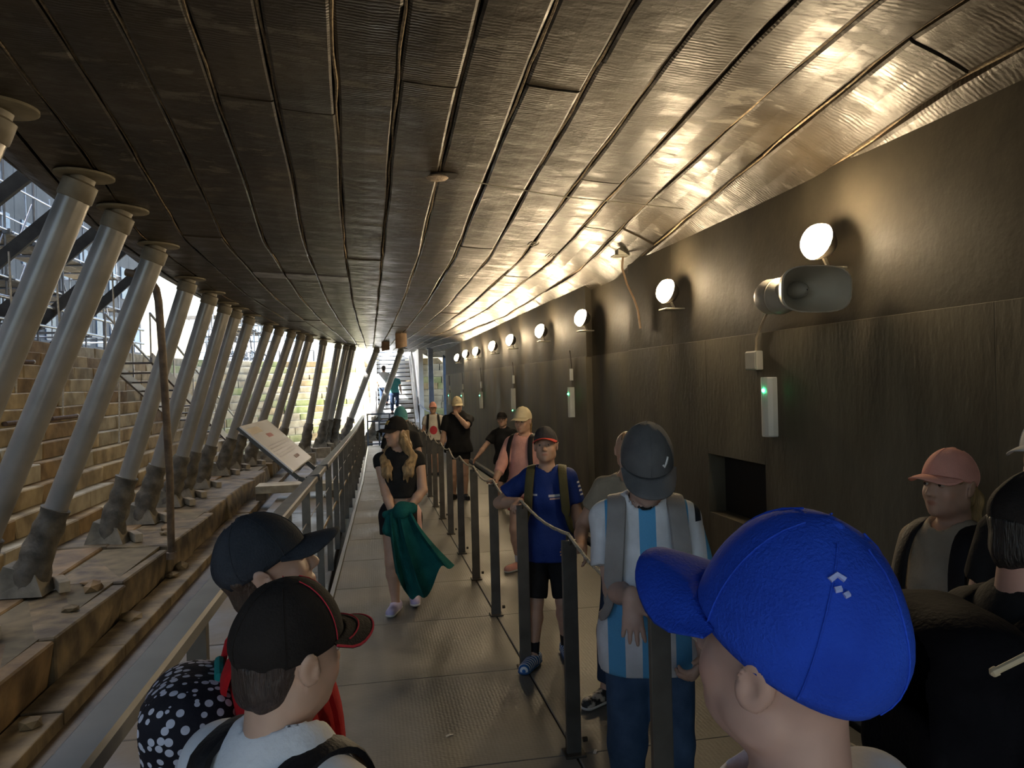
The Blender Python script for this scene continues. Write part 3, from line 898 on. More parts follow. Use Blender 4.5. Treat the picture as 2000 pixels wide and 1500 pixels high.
# landing from the walkway end down to the stairs
ld = empty('landing', (.9, 26.75, -2.0))
for k in range(7):
    MB().bbox(-.85, .95, -1.12+.32*k, -1.12+.32*k+.30, -.03, .0, b=.006).build('landing_plank', M_tread, ld)
for sx in (-.7, .8):
    MB().bar((sx, -1.1, -.08), (sx, 1.1, -.08), .08, .1).build('bearer', M_bluesteel, ld)
    for yy_ in (-.9, .9): MB().bar((sx, yy_, -.12), (sx, yy_, -.47), .08).build('leg', M_bluesteel, ld)
tag(ld, 'short plank landing between walkway end and far staircase', 'landing')
# blue steel gate at the end of the walkway
gt = empty('end_railing', (.25, 25.45, deckz(25.45)))
for x in (-.35, .02, .36): MB().bar((x, 0, -.02), (x, 0, 1.05), .05).build('post', M_bluesteel, gt)
for z in (.06, .80, 1.03): MB().tube([(-.37, 0, z), (.38, 0, z)], .024, n=8).build('rail', M_bluesteel, gt)
tag(gt, 'blue steel railing closing the left end of the walkway', 'railing')
hr = MB().tube([(1.75, 28.0, -.75), (1.95, 27.0, -.95), (2.15, 25.2, -1.0)], .03, n=8).build('sloping_handrail', M_bluesteel)
tag(hr, 'blue sloping handrail right of the far staircase', 'handrail')
# dark columns at the end of the right wall
for x, y, w, wh in ((2.12, 27.0, .17, 'slim blue-grey column right of the far stairs'), (2.62, 26.6, .22, 'thicker dark column just beyond the right wall end')):
    o = empty('column', (x, y, -2.4))
    MB().bbox(-w/2, w/2, -w/2, w/2, 0, 3.66, b=.012).build('shaft', M_bluesteel, o)
    MB().bbox(-w*.8, w*.8, -w*.8, w*.8, 0, .05, b=.01).build('base_plate', M_bluesteel, o)
    MB().bbox(-w*.8, w*.8, -w*.8, w*.8, 3.6, 3.66, b=.01).build('head_plate', M_bluesteel, o)
    tag(o, wh, 'column')

# ---- raking timber shores from the quay to the ship's side
M_shore = mat('shore_timber', (.018, .017, .016), (.04, .038, .035), rough=.7, scale=4, bump=.4, bscale=20)
shore_y = [5.2, 6.9, 8.6, 10.3, 12.0, 13.8, 15.6, 17.4, 19.2]
for i, y in enumerate(shore_y):
    a = Vector((-7.1, y, qz)); xe = float(np.interp(y, XE_Y, XE_X)); b = hull_point(xe-3.3, y+.9, -.02)
    o = empty('raking_shore', a)
    MB().bar((0, 0, .06), b-a, .19, .20).build('timber', M_shore, o)
    MB().bbox(-.4, .3, -.25, .25, 0, .10, b=.01).build('sole_plate', M_shore, o)
    MB().bar(b-a-Vector((.06, 0, .16)), b-a+Vector((-.10, 0, .26)), .34, .08).build('head_pad', M_shore, o)
    tag(o, 'black raking timber propping the ship side, %s from the camera' % ORD[i], 'timber', 'raking timbers on the quay')

# ---- scaffolding on the quay
M_scaf = mat('scaffold_tube', (.30, .32, .36), (.42, .45, .50), rough=.35, metal=.6, scale=6)
M_fit = mat('scaffold_coupler', (.22, .22, .22), rough=.5, metal=.5)
srng = random.Random(5)
for bay in range(4):
    yb = 7.5 + bay*4.6
    o = empty('scaffold_bay', (-8.3, yb, qz))
    ysb = [0, 1.5, 3.0, 4.4]
    for x in (-.7, .7):
        for yy_ in ysb:
            MB().tube([(x, yy_, 0), (x+srng.uniform(-.03, .03), yy_, 4.6)], .026, n=8).build('standard', M_scaf, o, smooth=True)
        for z in (.55, 1.5, 2.5, 3.5):
            MB().tube([(x+.05, -.2, z), (x+.05, 4.6, z+srng.uniform(-.05, .05))], .024, n=8).build('ledger', M_scaf, o, smooth=True)
        for k in range(3):
            z0 = srng.choice([.1, .55, 1.5]); s_ = srng.choice([-1, 1])
            MB().tube([(x-.05, ysb[k] if s_ > 0 else ysb[k+1], z0), (x-.05, ysb[k+1] if s_ > 0 else ysb[k], z0+1.9)], .022, n=8).build('brace', M_scaf, o, smooth=True)
    for yy_ in ysb:
        for z in (.55, 1.5, 2.5):
            MB().tube([(-.85, yy_+.05, z-.04), (.85, yy_+.05, z-.04)], .022, n=8).build('transom', M_scaf, o, smooth=True)
            MB().bbox(.64, .80, yy_-.04, yy_+.08, z-.07, z+.05, b=.01).build('coupler', M_fit, o)
    for z in (1.5, 2.5):
        for k in range(3):
            MB().bbox(-.6+.42*k, -.22+.42*k, -.1, 4.5, z-.02, z+.02, b=.005).build('scaffold_board', M_block, o)
    tag(o, 'steel tube scaffold on the quay behind the props, %s bay from the camera' % ORD[bay], 'scaffold', 'scaffold bays on the quay')
for k, (x, y) in enumerate(((-5.6, 33.5), (-6.9, 38.6))):
    c_ = copy_tree(o); c_.location = (x, y, qz)
    tag(c_, 'steel tube scaffold far beyond the dock end, %s of the two' % ('nearer', 'farther')[k], 'scaffold', 'scaffold bays on the quay')
# pale office block in the distance
M_office = mat('office_wall', (.42, .46, .52), (.50, .54, .60), rough=.7, scale=.6)
ob = empty('office_building', (-10, 72, qz))
MB().box(-5.5, 5.5, 0, 6, 0, 5.2).build('wall', M_office, ob)
MB().box(-5.8, 5.8, -.4, 6.4, 5.2, 5.5).build('roof', M_shore, ob)
for r2 in range(2):
    for q2 in range(7):
        w_ = MB().box(-5.0+1.5*q2, -3.9+1.5*q2, -.06, .0, .8+2.3*r2, 2.3+2.3*r2).build('window', M_shore, ob)
        MB().box(-4.92+1.5*q2, -3.98+1.5*q2, -.09, -.06, .88+2.3*r2, 2.22+2.3*r2).build('pane', mat('office_glass', (.16, .26, .42), (.24, .36, .52), rough=.1, scale=1), w_)
tag(ob, 'pale blue-grey office block far behind the props', 'building')
# quay handrail above the stone steps
qr = empty('quay_railing', (-6.45, 5, qz))
for z in (.35, .75):
    MB().tube([(0, -3, z), (0, 19, z)], .035 if z > .5 else .028, n=10).build('rail', M_scaf, qr, smooth=True)
for k in range(10): MB().tube([(0, -2.8+2.3*k, -.02), (0, -2.8+2.3*k, .75)], .028, n=8).build('post', M_scaf, qr, smooth=True)
tag(qr, 'pale tubular handrail along the top of the stone steps', 'railing')
# access stair slanting down the stone steps
M_strdark = mat('access_stair_steel', (.07, .06, .055), (.12, .105, .095), rough=.5, metal=.3, scale=6)
as_ = empty('access_stair', (-4.75, 16.4, LEDGE_Z))
A, B = Vector((0, .2, 2.65)), Vector((0.35, 7.9, .15))
for dx in (-.42, .42):
    MB().bar(A+Vector((dx, 0, 0)), B+Vector((dx, 0, 0)), .05, .20).build('stringer', M_strdark, as_)
    MB().tube([A+Vector((dx, 0, .9)), B+Vector((dx, 0, .9))], .026, n=8).build('handrail', M_scaf, as_, smooth=True)
    for k in range(6):
        p = A.lerp(B, k/5)+Vector((dx, 0, 0)); MB().tube([p, p+Vector((0, 0, .9))], .018, n=6).build('baluster', M_scaf, as_)
for k in range(13):
    p = A.lerp(B, (k+.5)/13); MB().bbox(p.x-.40, p.x+.40, p.y-.13, p.y+.13, p.z-.02, p.z+.015, b=.004).build('tread', M_strdark, as_)
tag(as_, 'dark steel stair slanting down the stone steps behind the props', 'stair')
# iron bars let into the steps, and ropes hanging over them
M_iron = mat('iron_bar', (.06, .035, .025), (.12, .075, .05), rough=.7, scale=20)
for (x, y, z, L, wh) in ((-5.15, 12.6, -.46, .9, 'rusty iron bar lying on a step behind the third prop'), (-5.15, 14.3, -.46, 1.0, 'rusty iron bar lying on a step behind the fourth prop'), (-6.0, 13.1, .53, .5, 'short dark pipe end on an upper step near the camera'), (-6.0, 15.0, .53, .45, 'short dark pipe end on an upper step farther along')):
    o = empty('iron_bar', (x, y, z))
    MB().tube([(0, -L/2, .04), (.02, L/2, .045)], .035, n=10).build('shaft', M_iron, o, smooth=True)
    MB().lathe([(.042, 0), (.042, .05)], n=10, M=axis_matrix((.02, L/2, .045), (0, 1, 0))).build('end_cap', M_shelf, o)
    tag(o, wh, 'iron bar')
for i, (x, y, z0, z1) in enumerate(((-5.6, 13.6, -.15, 2.3), (-5.2, 14.4, -.45, 2.4), (-4.7, 15.7, -1.0, 2.4))):
    o = empty('hanging_rope', (x, y, z0))
    MB().tube([(0, 0, 0), (.02, .02, (z1-z0)*.3), (-.03, 0, (z1-z0)*.7), (-.05, .02, z1-z0)], .016, n=7).build('rope', M_rope, o, smooth=True)
    MB().lathe([(.02, -.03), (.032, 0), (.02, .03)], n=8, M=Matrix.Translation((0, 0, .04))).build('knot', M_rope, o)
    tag(o, 'thin rope hanging in front of the stone steps, %s from the camera' % ORD[i], 'rope', 'ropes hanging by the steps')

# ---- sheds added behind the quay to shut out sun and bright sky
M_shed = mat('shed_sheet', (.028, .034, .044), (.055, .064, .078), rough=.6, scale=1.2)
M_shed2 = mat('shed_roof', (.06, .065, .075), rough=.7)
sh = structure('sun_block_shed', pyd('sun_block_shed', *(lambda m: (m.v, m.f))(MB().box(-15.2, -13.1, -7, 22.4, qz, 12.6))), M_shed2)  # invented shed, raised tall to keep the sun off the deck
for k in range(15):
    MB().bbox(-13.12, -13.0, -7.2+1.92*k+.01, -7.2+1.92*(k+1)-.01, qz, 12.5, b=.01).build('cladding_panel', M_shed, sh)
for k in range(6):
    MB().bbox(-13.0, -12.96, -.8+3.84*k, .6+3.84*k, 2.2, 3.6, b=.01).build('window_pane', mat('shed_glass', (.10, .14, .20), (.17, .22, .30), rough=.15, scale=2), sh)
sh2 = structure('sky_block_house', pyd('sky_block_house', *(lambda m: (m.v, m.f))(MB().box(-15.4, -13.1, 23.8, 48, qz, 8.8))), M_shed2)  # invented house covering the open sky, low enough for sun to clear
for k in range(12):
    MB().bbox(-13.12, -13.0, 23.9+2.0*k+.01, 23.9+2.0*(k+1)-.01, qz, 8.7, b=.01).build('cladding_panel', M_shed, sh2)
    for z in (2.2, 5.0):
        MB().bbox(-13.0, -12.95, 24.4+2.0*k, 25.4+2.0*k, z, z+1.7, b=.01).build('window_pane', mat('shed_glass', (.25, .32, .42)), sh2)
# two scraps of paper on the deck
M_paper = mat('paper', (.7, .68, .62), rough=.8)
for (x, y, a, wh) in ((.34, 3.75, .4, 'white paper scrap on the deck left of the posts'), (.98, 3.42, 1.1, 'white paper scrap on the deck by the nearest full post')):
    o = empty('paper_scrap', (x, y, deckz(y)), a)
    v = [(-.022, -.006, .001), (.0, -.009, .006), (.022, -.004, .002), (.02, .007, .001), (0, .006, .007), (-.02, .008, .002)]
    MB().add(v + [Vector(p)+Vector((0, 0, .001)) for p in v], [(0,5,4,1), (1,4,3,2), (6,7,10,11), (7,8,9,10), (0,1,7,6), (1,2,8,7), (2,3,9,8), (3,4,10,9), (4,5,11,10), (5,0,6,11)]).build('scrap', M_paper, o)
    tag(o, wh, 'paper')
# ================================================================ PEOPLE
# Bodies and clothes are smooth unions of tapered limbs turned into one continuous surface.
BIG = np.float32(1.0)
def V3(*a): return np.array(a, dtype=np.float64)
def nrm(v):
    v = np.asarray(v, float); return v/ (np.linalg.norm(v)+1e-9)
class Field:
    def __init__(s): s.p = []
    def limb(s, a, b, ra, rb, k=.02, flat=None, cuts=(), op='+'):
        """tapered limb; flat=(axis, factor) squeezes it along an axis"""
        s.p.append(('L', np.asarray(a, float), np.asarray(b, float), float(ra), float(rb), k, flat, cuts, op)); return s
    def ball(s, c, r, k=.02, R=None, op='+', cuts=()):
        s.p.append(('E', np.asarray(c, float), np.asarray(r, float)*np.ones(3), None if R is None else np.asarray(R, float), 0, k, None, cuts, op)); return s
    def chain(s, pts, radii, k=.01, flat=None):
        for i in range(len(pts)-1): s.limb(pts[i], pts[i+1], radii[i], radii[i+1], k, flat)
        return s
    def bound(s, q):
        if q[0] == 'L':
            r = max(q[3], q[4]); return np.minimum(q[1], q[2])-r, np.maximum(q[1], q[2])+r
        r = float(q[2].max()); return q[1]-r, q[1]+r
    def dist(s, q, X):
        if q[0] == 'L':
            a, b, ra, rb, flat = q[1], q[2], q[3], q[4], q[6]
            d = X - a
            ba = b - a
            if flat is not None:
                ax, fk = nrm(flat[0]), flat[1]
                d = d + (d @ ax)[..., None]*ax*(1/fk-1)
                ba = ba + (ba @ ax)*ax*(1/fk-1)
            h = np.clip((d @ ba)/(ba @ ba + 1e-9), 0, 1)
            e = d - h[..., None]*ba
            r = np.sqrt((e*e).sum(-1)) - (ra + (rb-ra)*h)
            if flat is not None: r = r*max(.5, flat[1])
        else:
            d = X - q[1]
            if q[3] is not None: d = d @ q[3]
            e = d/q[2]
            m = np.sqrt((e*e).sum(-1))
            g = np.sqrt(((e/q[2])**2).sum(-1)) + 1e-9
            r = m*(m-1)/g
        for (pt, n) in q[7]:
            r = np.maximum(r, (X-np.asarray(pt, float)) @ nrm(n))
        return r
    def mesh(s, vox, warp=None, cut=(), paint=None, base=(1, 1, 1)):
        """-> verts, quads, colours"""
        lo = np.full(3, 1e9); hi = -lo
        for q in s.p:
            if q[8] == '+':
                a, b = s.bound(q); lo = np.minimum(lo, a); hi = np.maximum(hi, b)
        lo -= 3*vox+.01; hi += 3*vox+.01
        N = np.ceil((hi-lo)/vox).astype(int)+1
        F = np.full(N, BIG, dtype=np.float32)
        axs = [lo[i]+np.arange(N[i])*vox for i in range(3)]
        for q in s.p:
            a, b = s.bound(q); m = max(q[5]*1.2, 2.5*vox)+.004
            i0 = np.maximum(((a-m-lo)/vox).astype(int), 0); i1 = np.minimum(((b+m-lo)/vox).astype(int)+2, N)
            if np.any(i1 <= i0): continue
            sl = tuple(slice(i0[i], i1[i]) for i in range(3))
            X = np.stack(np.meshgrid(*[axs[i][sl[i]] for i in range(3)], indexing='ij'), -1)
            d = s.dist(q, X)
            f = F[sl].astype(np.float64); k = max(q[5], 1e-4)
            if q[8] == '+':
                h = np.clip(.5+.5*(f-d)/k, 0, 1)
                F[sl] = (f*(1-h)+d*h - k*h*(1-h)).astype(np.float32)
            else:
                d = -d
                h = np.clip(.5-.5*(f-d)/k, 0, 1)
                F[sl] = (f*(1-h)+d*h + k*h*(1-h)).astype(np.float32)
        if warp is not None or cut:
            act = np.argwhere(np.abs(F) < max(.05, 4*vox))
            X = lo + act*vox
            d = F[act[:, 0], act[:, 1], act[:, 2]].astype(np.float64)
            if warp is not None: d = d + warp(X)
            F[act[:, 0], act[:, 1], act[:, 2]] = d
            if cut:
                G = np.stack(np.meshgrid(*axs, indexing='ij'), -1)
                for (pt, n) in cut:
                    F = np.maximum(F, ((G-np.asarray(pt, float)) @ nrm(n)).astype(np.float32))
        # surface nets
        S = F < 0
        c = [S[:-1,:-1,:-1], S[1:,:-1,:-1], S[:-1,1:,:-1], S[1:,1:,:-1], S[:-1,:-1,1:], S[1:,:-1,1:], S[:-1,1:,1:], S[1:,1:,1:]]
        n_in = sum(x.astype(np.int8) for x in c)
        cells = np.argwhere((n_in > 0) & (n_in < 8))
        off = np.array([[0,0,0],[1,0,0],[0,1,0],[1,1,0],[0,0,1],[1,0,1],[0,1,1],[1,1,1]])
        vals = np.stack([F[tuple((cells+o).T)] for o in off], 1).astype(np.float64)
        P = np.zeros((len(cells), 3)); cnt = np.zeros(len(cells))
        for a, b in ((0,1),(2,3),(4,5),(6,7),(0,2),(1,3),(4,6),(5,7),(0,4),(1,5),(2,6),(3,7)):
            va, vb = vals[:, a], vals[:, b]
            m = (va < 0) != (vb < 0)
            t = np.where(m, va/np.where(m, va-vb, 1), 0)
            P += np.where(m[:, None], off[a]+(off[b]-off[a])*t[:, None], 0); cnt += m
        verts = lo + (cells + P/cnt[:, None])*vox
        idx = np.full(np.array(N)-1, -1, dtype=np.int32)
        idx[tuple(cells.T)] = np.arange(len(cells))
        quads = []
        for ax in range(3):
            sl0 = [slice(None)]*3; sl1 = [slice(None)]*3
            sl0[ax] = slice(0, -1); sl1[ax] = slice(1, None)
            A, B = S[tuple(sl0)], S[tuple(sl1)]
            e = np.argwhere(A != B)
            o1, o2 = [(1, 2), (2, 0), (0, 1)][ax]
            ok = (e[:, o1] > 0) & (e[:, o2] > 0) & (e[:, o1] < N[o1]-1) & (e[:, o2] < N[o2]-1)
            e = e[ok]
            sgn = A[tuple(e.T)]
            d1 = np.zeros(3, int); d1[o1] = 1; d2 = np.zeros(3, int); d2[o2] = 1
            q = np.stack([idx[tuple((e-d1-d2).T)], idx[tuple((e-d2).T)], idx[tuple(e.T)], idx[tuple((e-d1).T)]], 1)
            q[~sgn] = q[~sgn][:, ::-1]
            quads.append(q)
        quads = np.concatenate(quads)
        quads = quads[(quads >= 0).all(1)]
        colr = np.tile(np.array([*base, 1.0]), (len(verts), 1))
        for (cc, rr, cl, soft) in (paint or []):
            e = (verts-np.asarray(cc, float))/np.asarray(rr, float)
            w = np.clip((1-np.sqrt((e*e).sum(1)))/soft, 0, 1)[:, None]
            colr[:, :3] = colr[:, :3]*(1-w) + np.array(cl)*w
        return verts, quads, colr
def np_mesh(name, verts, quads, colr=None):
    me = bpy.data.meshes.new(name)
    me.vertices.add(len(verts)); me.vertices.foreach_set('co', verts.astype(np.float32).ravel())
    me.loops.add(quads.size); me.loops.foreach_set('vertex_index', quads.astype(np.int32).ravel())
    me.polygons.add(len(quads)); me.polygons.foreach_set('loop_start', np.arange(0, quads.size, 4, dtype=np.int32))
    me.polygons.foreach_set('use_smooth', np.ones(len(quads), dtype=bool))
    me.update(calc_edges=True)
    if colr is not None:
        at = me.color_attributes.new('Col', 'FLOAT_COLOR', 'POINT')
        at.data.foreach_set('color', colr.astype(np.float32).ravel())
    return me
def put(field, name, m, parent, vox, **kw):
    v, q, c = field.mesh(vox, **kw)
    return link(name, np_mesh(name, v, q, c), m, parent)
def rot(rx=0, ry=0, rz=0):
    """head/torso turn: rz yaw (left +), rx pitch (up +), ry roll; columns are right, forward, up"""
    cx_, sx_, cy_, sy_, cz_, sz_ = math.cos(rx), math.sin(rx), math.cos(ry), math.sin(ry), math.cos(rz), math.sin(rz)
    Rx = np.array([[1,0,0],[0,cx_,-sx_],[0,sx_,cx_]]); Ry = np.array([[cy_,0,sy_],[0,1,0],[-sy_,0,cy_]]); Rz = np.array([[cz_,-sz_,0],[sz_,cz_,0],[0,0,1]])
    return Rz @ Rx @ Ry
def ik(a, t, l1, l2, pole):
    a, t = np.asarray(a, float), np.asarray(t, float)
    d = t-a; L = np.linalg.norm(d)
    if L > (l1+l2)*.999: t = a + d*(l1+l2)*.999/L; d = t-a; L = np.linalg.norm(d)
    u = d/L
    x = (l1*l1-l2*l2+L*L)/(2*L); h = math.sqrt(max(l1*l1-x*x, 1e-6))
    p = np.asarray(pole, float); p = nrm(p-(p@u)*u)
    return a+u*x+p*h, t
def fold_warp(seed, amp=.004, f=28):
    r_ = np.random.default_rng(seed); A = r_.normal(size=(5, 3))*np.array([1, 1, .55])*f; ph = r_.uniform(0, 6, 5)
    return lambda X: amp*sum(np.sin(X @ A[i] + ph[i]) for i in range(5))/2.2

M_skin = mat('skin', (.93, .93, .93), (1, 1, 1), rough=.52, scale=30, vcol=True, sss=.08)
M_eyew = mat('eye_white', (.50, .47, .44), rough=.2)
M_iris = mat('eye_iris', (.03, .02, .015), rough=.15)
SK = (.52, .325, .235)
SK2 = (.44, .265, .185)
def cloth(name, c, c2=None, rough=.85, bump=.25, bscale=90, **kw):
    c2 = c2 or tuple(min(1, x*1.25+.004) for x in c)
    kw.setdefault('spec', .18)
    return mat(name, c, c2, rough=rough, scale=9, bump=bump, bscale=bscale, **kw)

# ---- caps: crown, brim, button, each a mesh of its own
def make_cap(root, C, Rm, s, m, m_brim=None, crown_h=.105, brim_len=.080, tilt=.12, brim_w=1.0, arch=.022, edge=None, logo=None, logo_m=None, snap=True, fuller=1.0):
    """C centre of the head, Rm head axes, s scale"""
    Rt = Rm @ rot(tilt)
    O = C + Rm @ V3(0, -.004, .026)*s
    def W(p): return O + Rt @ (np.asarray(p)*s)
    ax, ay = .0865*fuller, .1085*fuller
    crown_h = crown_h+.006
    def crown(th, ph, off=0):
        # th 0 at rim .. 1 at top, ph azimuth (0 = right, pi/2 = front)
        e = 1.0 - .028*th*(1+math.cos(6*ph))*.35
        r = (max(0, 1-th**2.15))**.5
        fr = .5+.5*math.sin(ph)
        z = (crown_h*(1+.05*fr))*th - .030*(1-th)*(1-fr)**1.5
        bk = (1-fr)**2; r *= 1 - .13*(1-th)**5*bk + .05*math.sin(PI*min(1, th*1.5))*bk
        return V3((ax+off)*r*math.cos(ph)*e, (ay+off)*r*math.sin(ph)*e - .006*th, z+off*th)
    nA, nT = 48, 14
    v, f = [], []
    for off in (.0, -.004):
        for i in range(nT):
            for j in range(nA): v.append(W(crown(i/(nT-1)*.997, 2*PI*j/nA, off)))
    n1 = nA*nT
    for i in range(nT-1):
        for j in range(nA):
            f.append((i*nA+j, i*nA+(j+1) % nA, (i+1)*nA+(j+1) % nA, (i+1)*nA+j))
            f.append((n1+(i+1)*nA+j, n1+(i+1)*nA+(j+1) % nA, n1+i*nA+(j+1) % nA, n1+i*nA+j))
    for j in range(nA): f.append((j, n1+j, n1+(j+1) % nA, (j+1) % nA))
    f.append(tuple((nT-1)*nA+j for j in range(nA)))
    me = pyd('cap', v, f); me.polygons.foreach_set('use_smooth', [True]*len(me.polygons))
    cap = link('cap', me, m, root)
    # brim
    nu, nv = 25, 7
    v, f = [], []
    for lay in (0.0, -.0035):
        for b in range(nv):
            t = b/(nv-1)
            for a in range(nu):
                u = -1+2*a/(nu-1)
                ph = PI/2 - u*1.16
                p = crown(.02, ph)
                reach = brim_len*(1-abs(u)**2.6)**.6 if abs(u) < 1 else 0
                q = p + V3(math.copysign(abs(u)**1.6, u)*.010*brim_w*t, reach*t, 0)
                rf = reach/brim_len
                q[2] += -arch*(q[0]/(ax*1.02))**2*t*min(1, rf*1.6) - .012*t*rf + .004*(1-t) + lay + .009*t*(1-t)*rf
                v.append(W(q))
    n1 = nu*nv
    for b in range(nv-1):
        for a in range(nu-1):
            f.append((b*nu+a, b*nu+a+1, (b+1)*nu+a+1, (b+1)*nu+a)); f.append((n1+(b+1)*nu+a, n1+(b+1)*nu+a+1, n1+b*nu+a+1, n1+b*nu+a))
    for a in range(nu-1):
        k = (nv-1)*nu; f.append((k+a, k+a+1, n1+k+a+1, n1+k+a)); f.append((a+1, a, n1+a, n1+a+1))
    me = pyd('brim', v, f); me.polygons.foreach_set('use_smooth', [True]*len(me.polygons))
    bm_ = bmesh.new(); bm_.from_mesh(me); bmesh.ops.recalc_face_normals(bm_, faces=bm_.faces[:]); bm_.to_mesh(me); bm_.free()
    link('brim', me, m_brim or m, cap)
    mb = MB(); T = Matrix.Translation(Vector(W(V3(0, -.006, crown_h*1.0))))
    mb.lathe([(.008*s, -.002*s), (.0085*s, .001*s), (.006*s, .004*s), (.002*s, .005*s)], n=10, M=T @ Matrix([list(Rt[0])+[0], list(Rt[1])+[0], list(Rt[2])+[0], [0,0,0,1]]))
    mb.build('button', m, cap, smooth=True)
    # stitched seams along the panels
    for j in range(6):
        ph = PI/2 + j*PI/3 + (PI/6 if False else 0)
        mb = MB(); mb.tube([Vector(W(crown(t, ph, .0006))) for t in np.linspace(.03, .95, 12)], .0012*s, n=5)
        mb.build('seam', edge if (edge and j in (0, 1, 5)) else m, cap, smooth=True)
    if edge:
        pts = [Vector(W(v_)) for v_ in ()]
        k = (nv-1)*nu
        q = [Vector(v[k+a]) for a in range(nu)]
        mb = MB(); mb.tube(q, .0024*s, n=5); mb.build('brim_piping', edge, cap, smooth=True)
        k = 3*nu
        mb = MB(); mb.tube([Vector(v[k+a])+Vector(Rt[:, 2])*.0022*s for a in range(2, nu-2)], .0016*s, n=5); mb.build('brim_stitching', edge, cap, smooth=True)
    if logo:
        # flat stitched mark on the crown: list of strokes in (azimuth, height) space
        mb = MB()
        for st in logo:
            mb.tube([Vector(W(crown(t, ph, .0015))) for (ph, t) in st], .0032*s, n=5)
        mb.build('stitched_mark', logo_m, cap)
    return cap

def hand(F, w, d, n, t, hs, curl=.35, k=.006, spread=.0, thumb=(.62, .75, .1), pt=None):
    """w wrist, d finger direction, n palm-facing normal, t thumb side"""
    d, n, t = nrm(d), nrm(n), nrm(t)
    F.limb(w+d*.012*hs, w+d*.070*hs, .030*hs, .037*hs, .012, flat=(n, .42))
    F.limb(w-d*.02*hs, w+d*.02*hs, .023*hs, .026*hs, .012, flat=(n, .68))
    kn = [.027, .0095, -.0085, -.0255]; ln = [.070, .078, .073, .057]
    cs = curl if isinstance(curl, (list, tuple)) else [curl]*4
    for i in range(4):
        p = w + d*(.080-.004*abs(i-1.2))*hs + t*kn[i]*hs
        dd = nrm(d + t*spread*(1.5-i)*.35)
        a = 0; L = ln[i]*hs
        pts = [p-dd*.012*hs, p]
        for j, fr in enumerate((.45, .32, .23)):
            a += cs[i]*(.8 if j == 0 else 1.15)
            p = p + (dd*math.cos(a)+n*math.sin(a))*L*fr
            pts.append(p)
        F.chain(pts, [.0098*hs, .0095*hs, .0088*hs, .008*hs, .0068*hs], k*.6)
    b = w + d*.026*hs + t*.024*hs
    td = nrm(d*thumb[0]+t*thumb[1]+n*thumb[2])
    m = b + td*.036*hs
    e = m + nrm(td + d*.45 + n*.15)*.034*hs
    F.chain([w+d*.012*hs+t*.012*hs, b, m, e], [.014*hs, .0135*hs, .0105*hs, .0082*hs], .008)

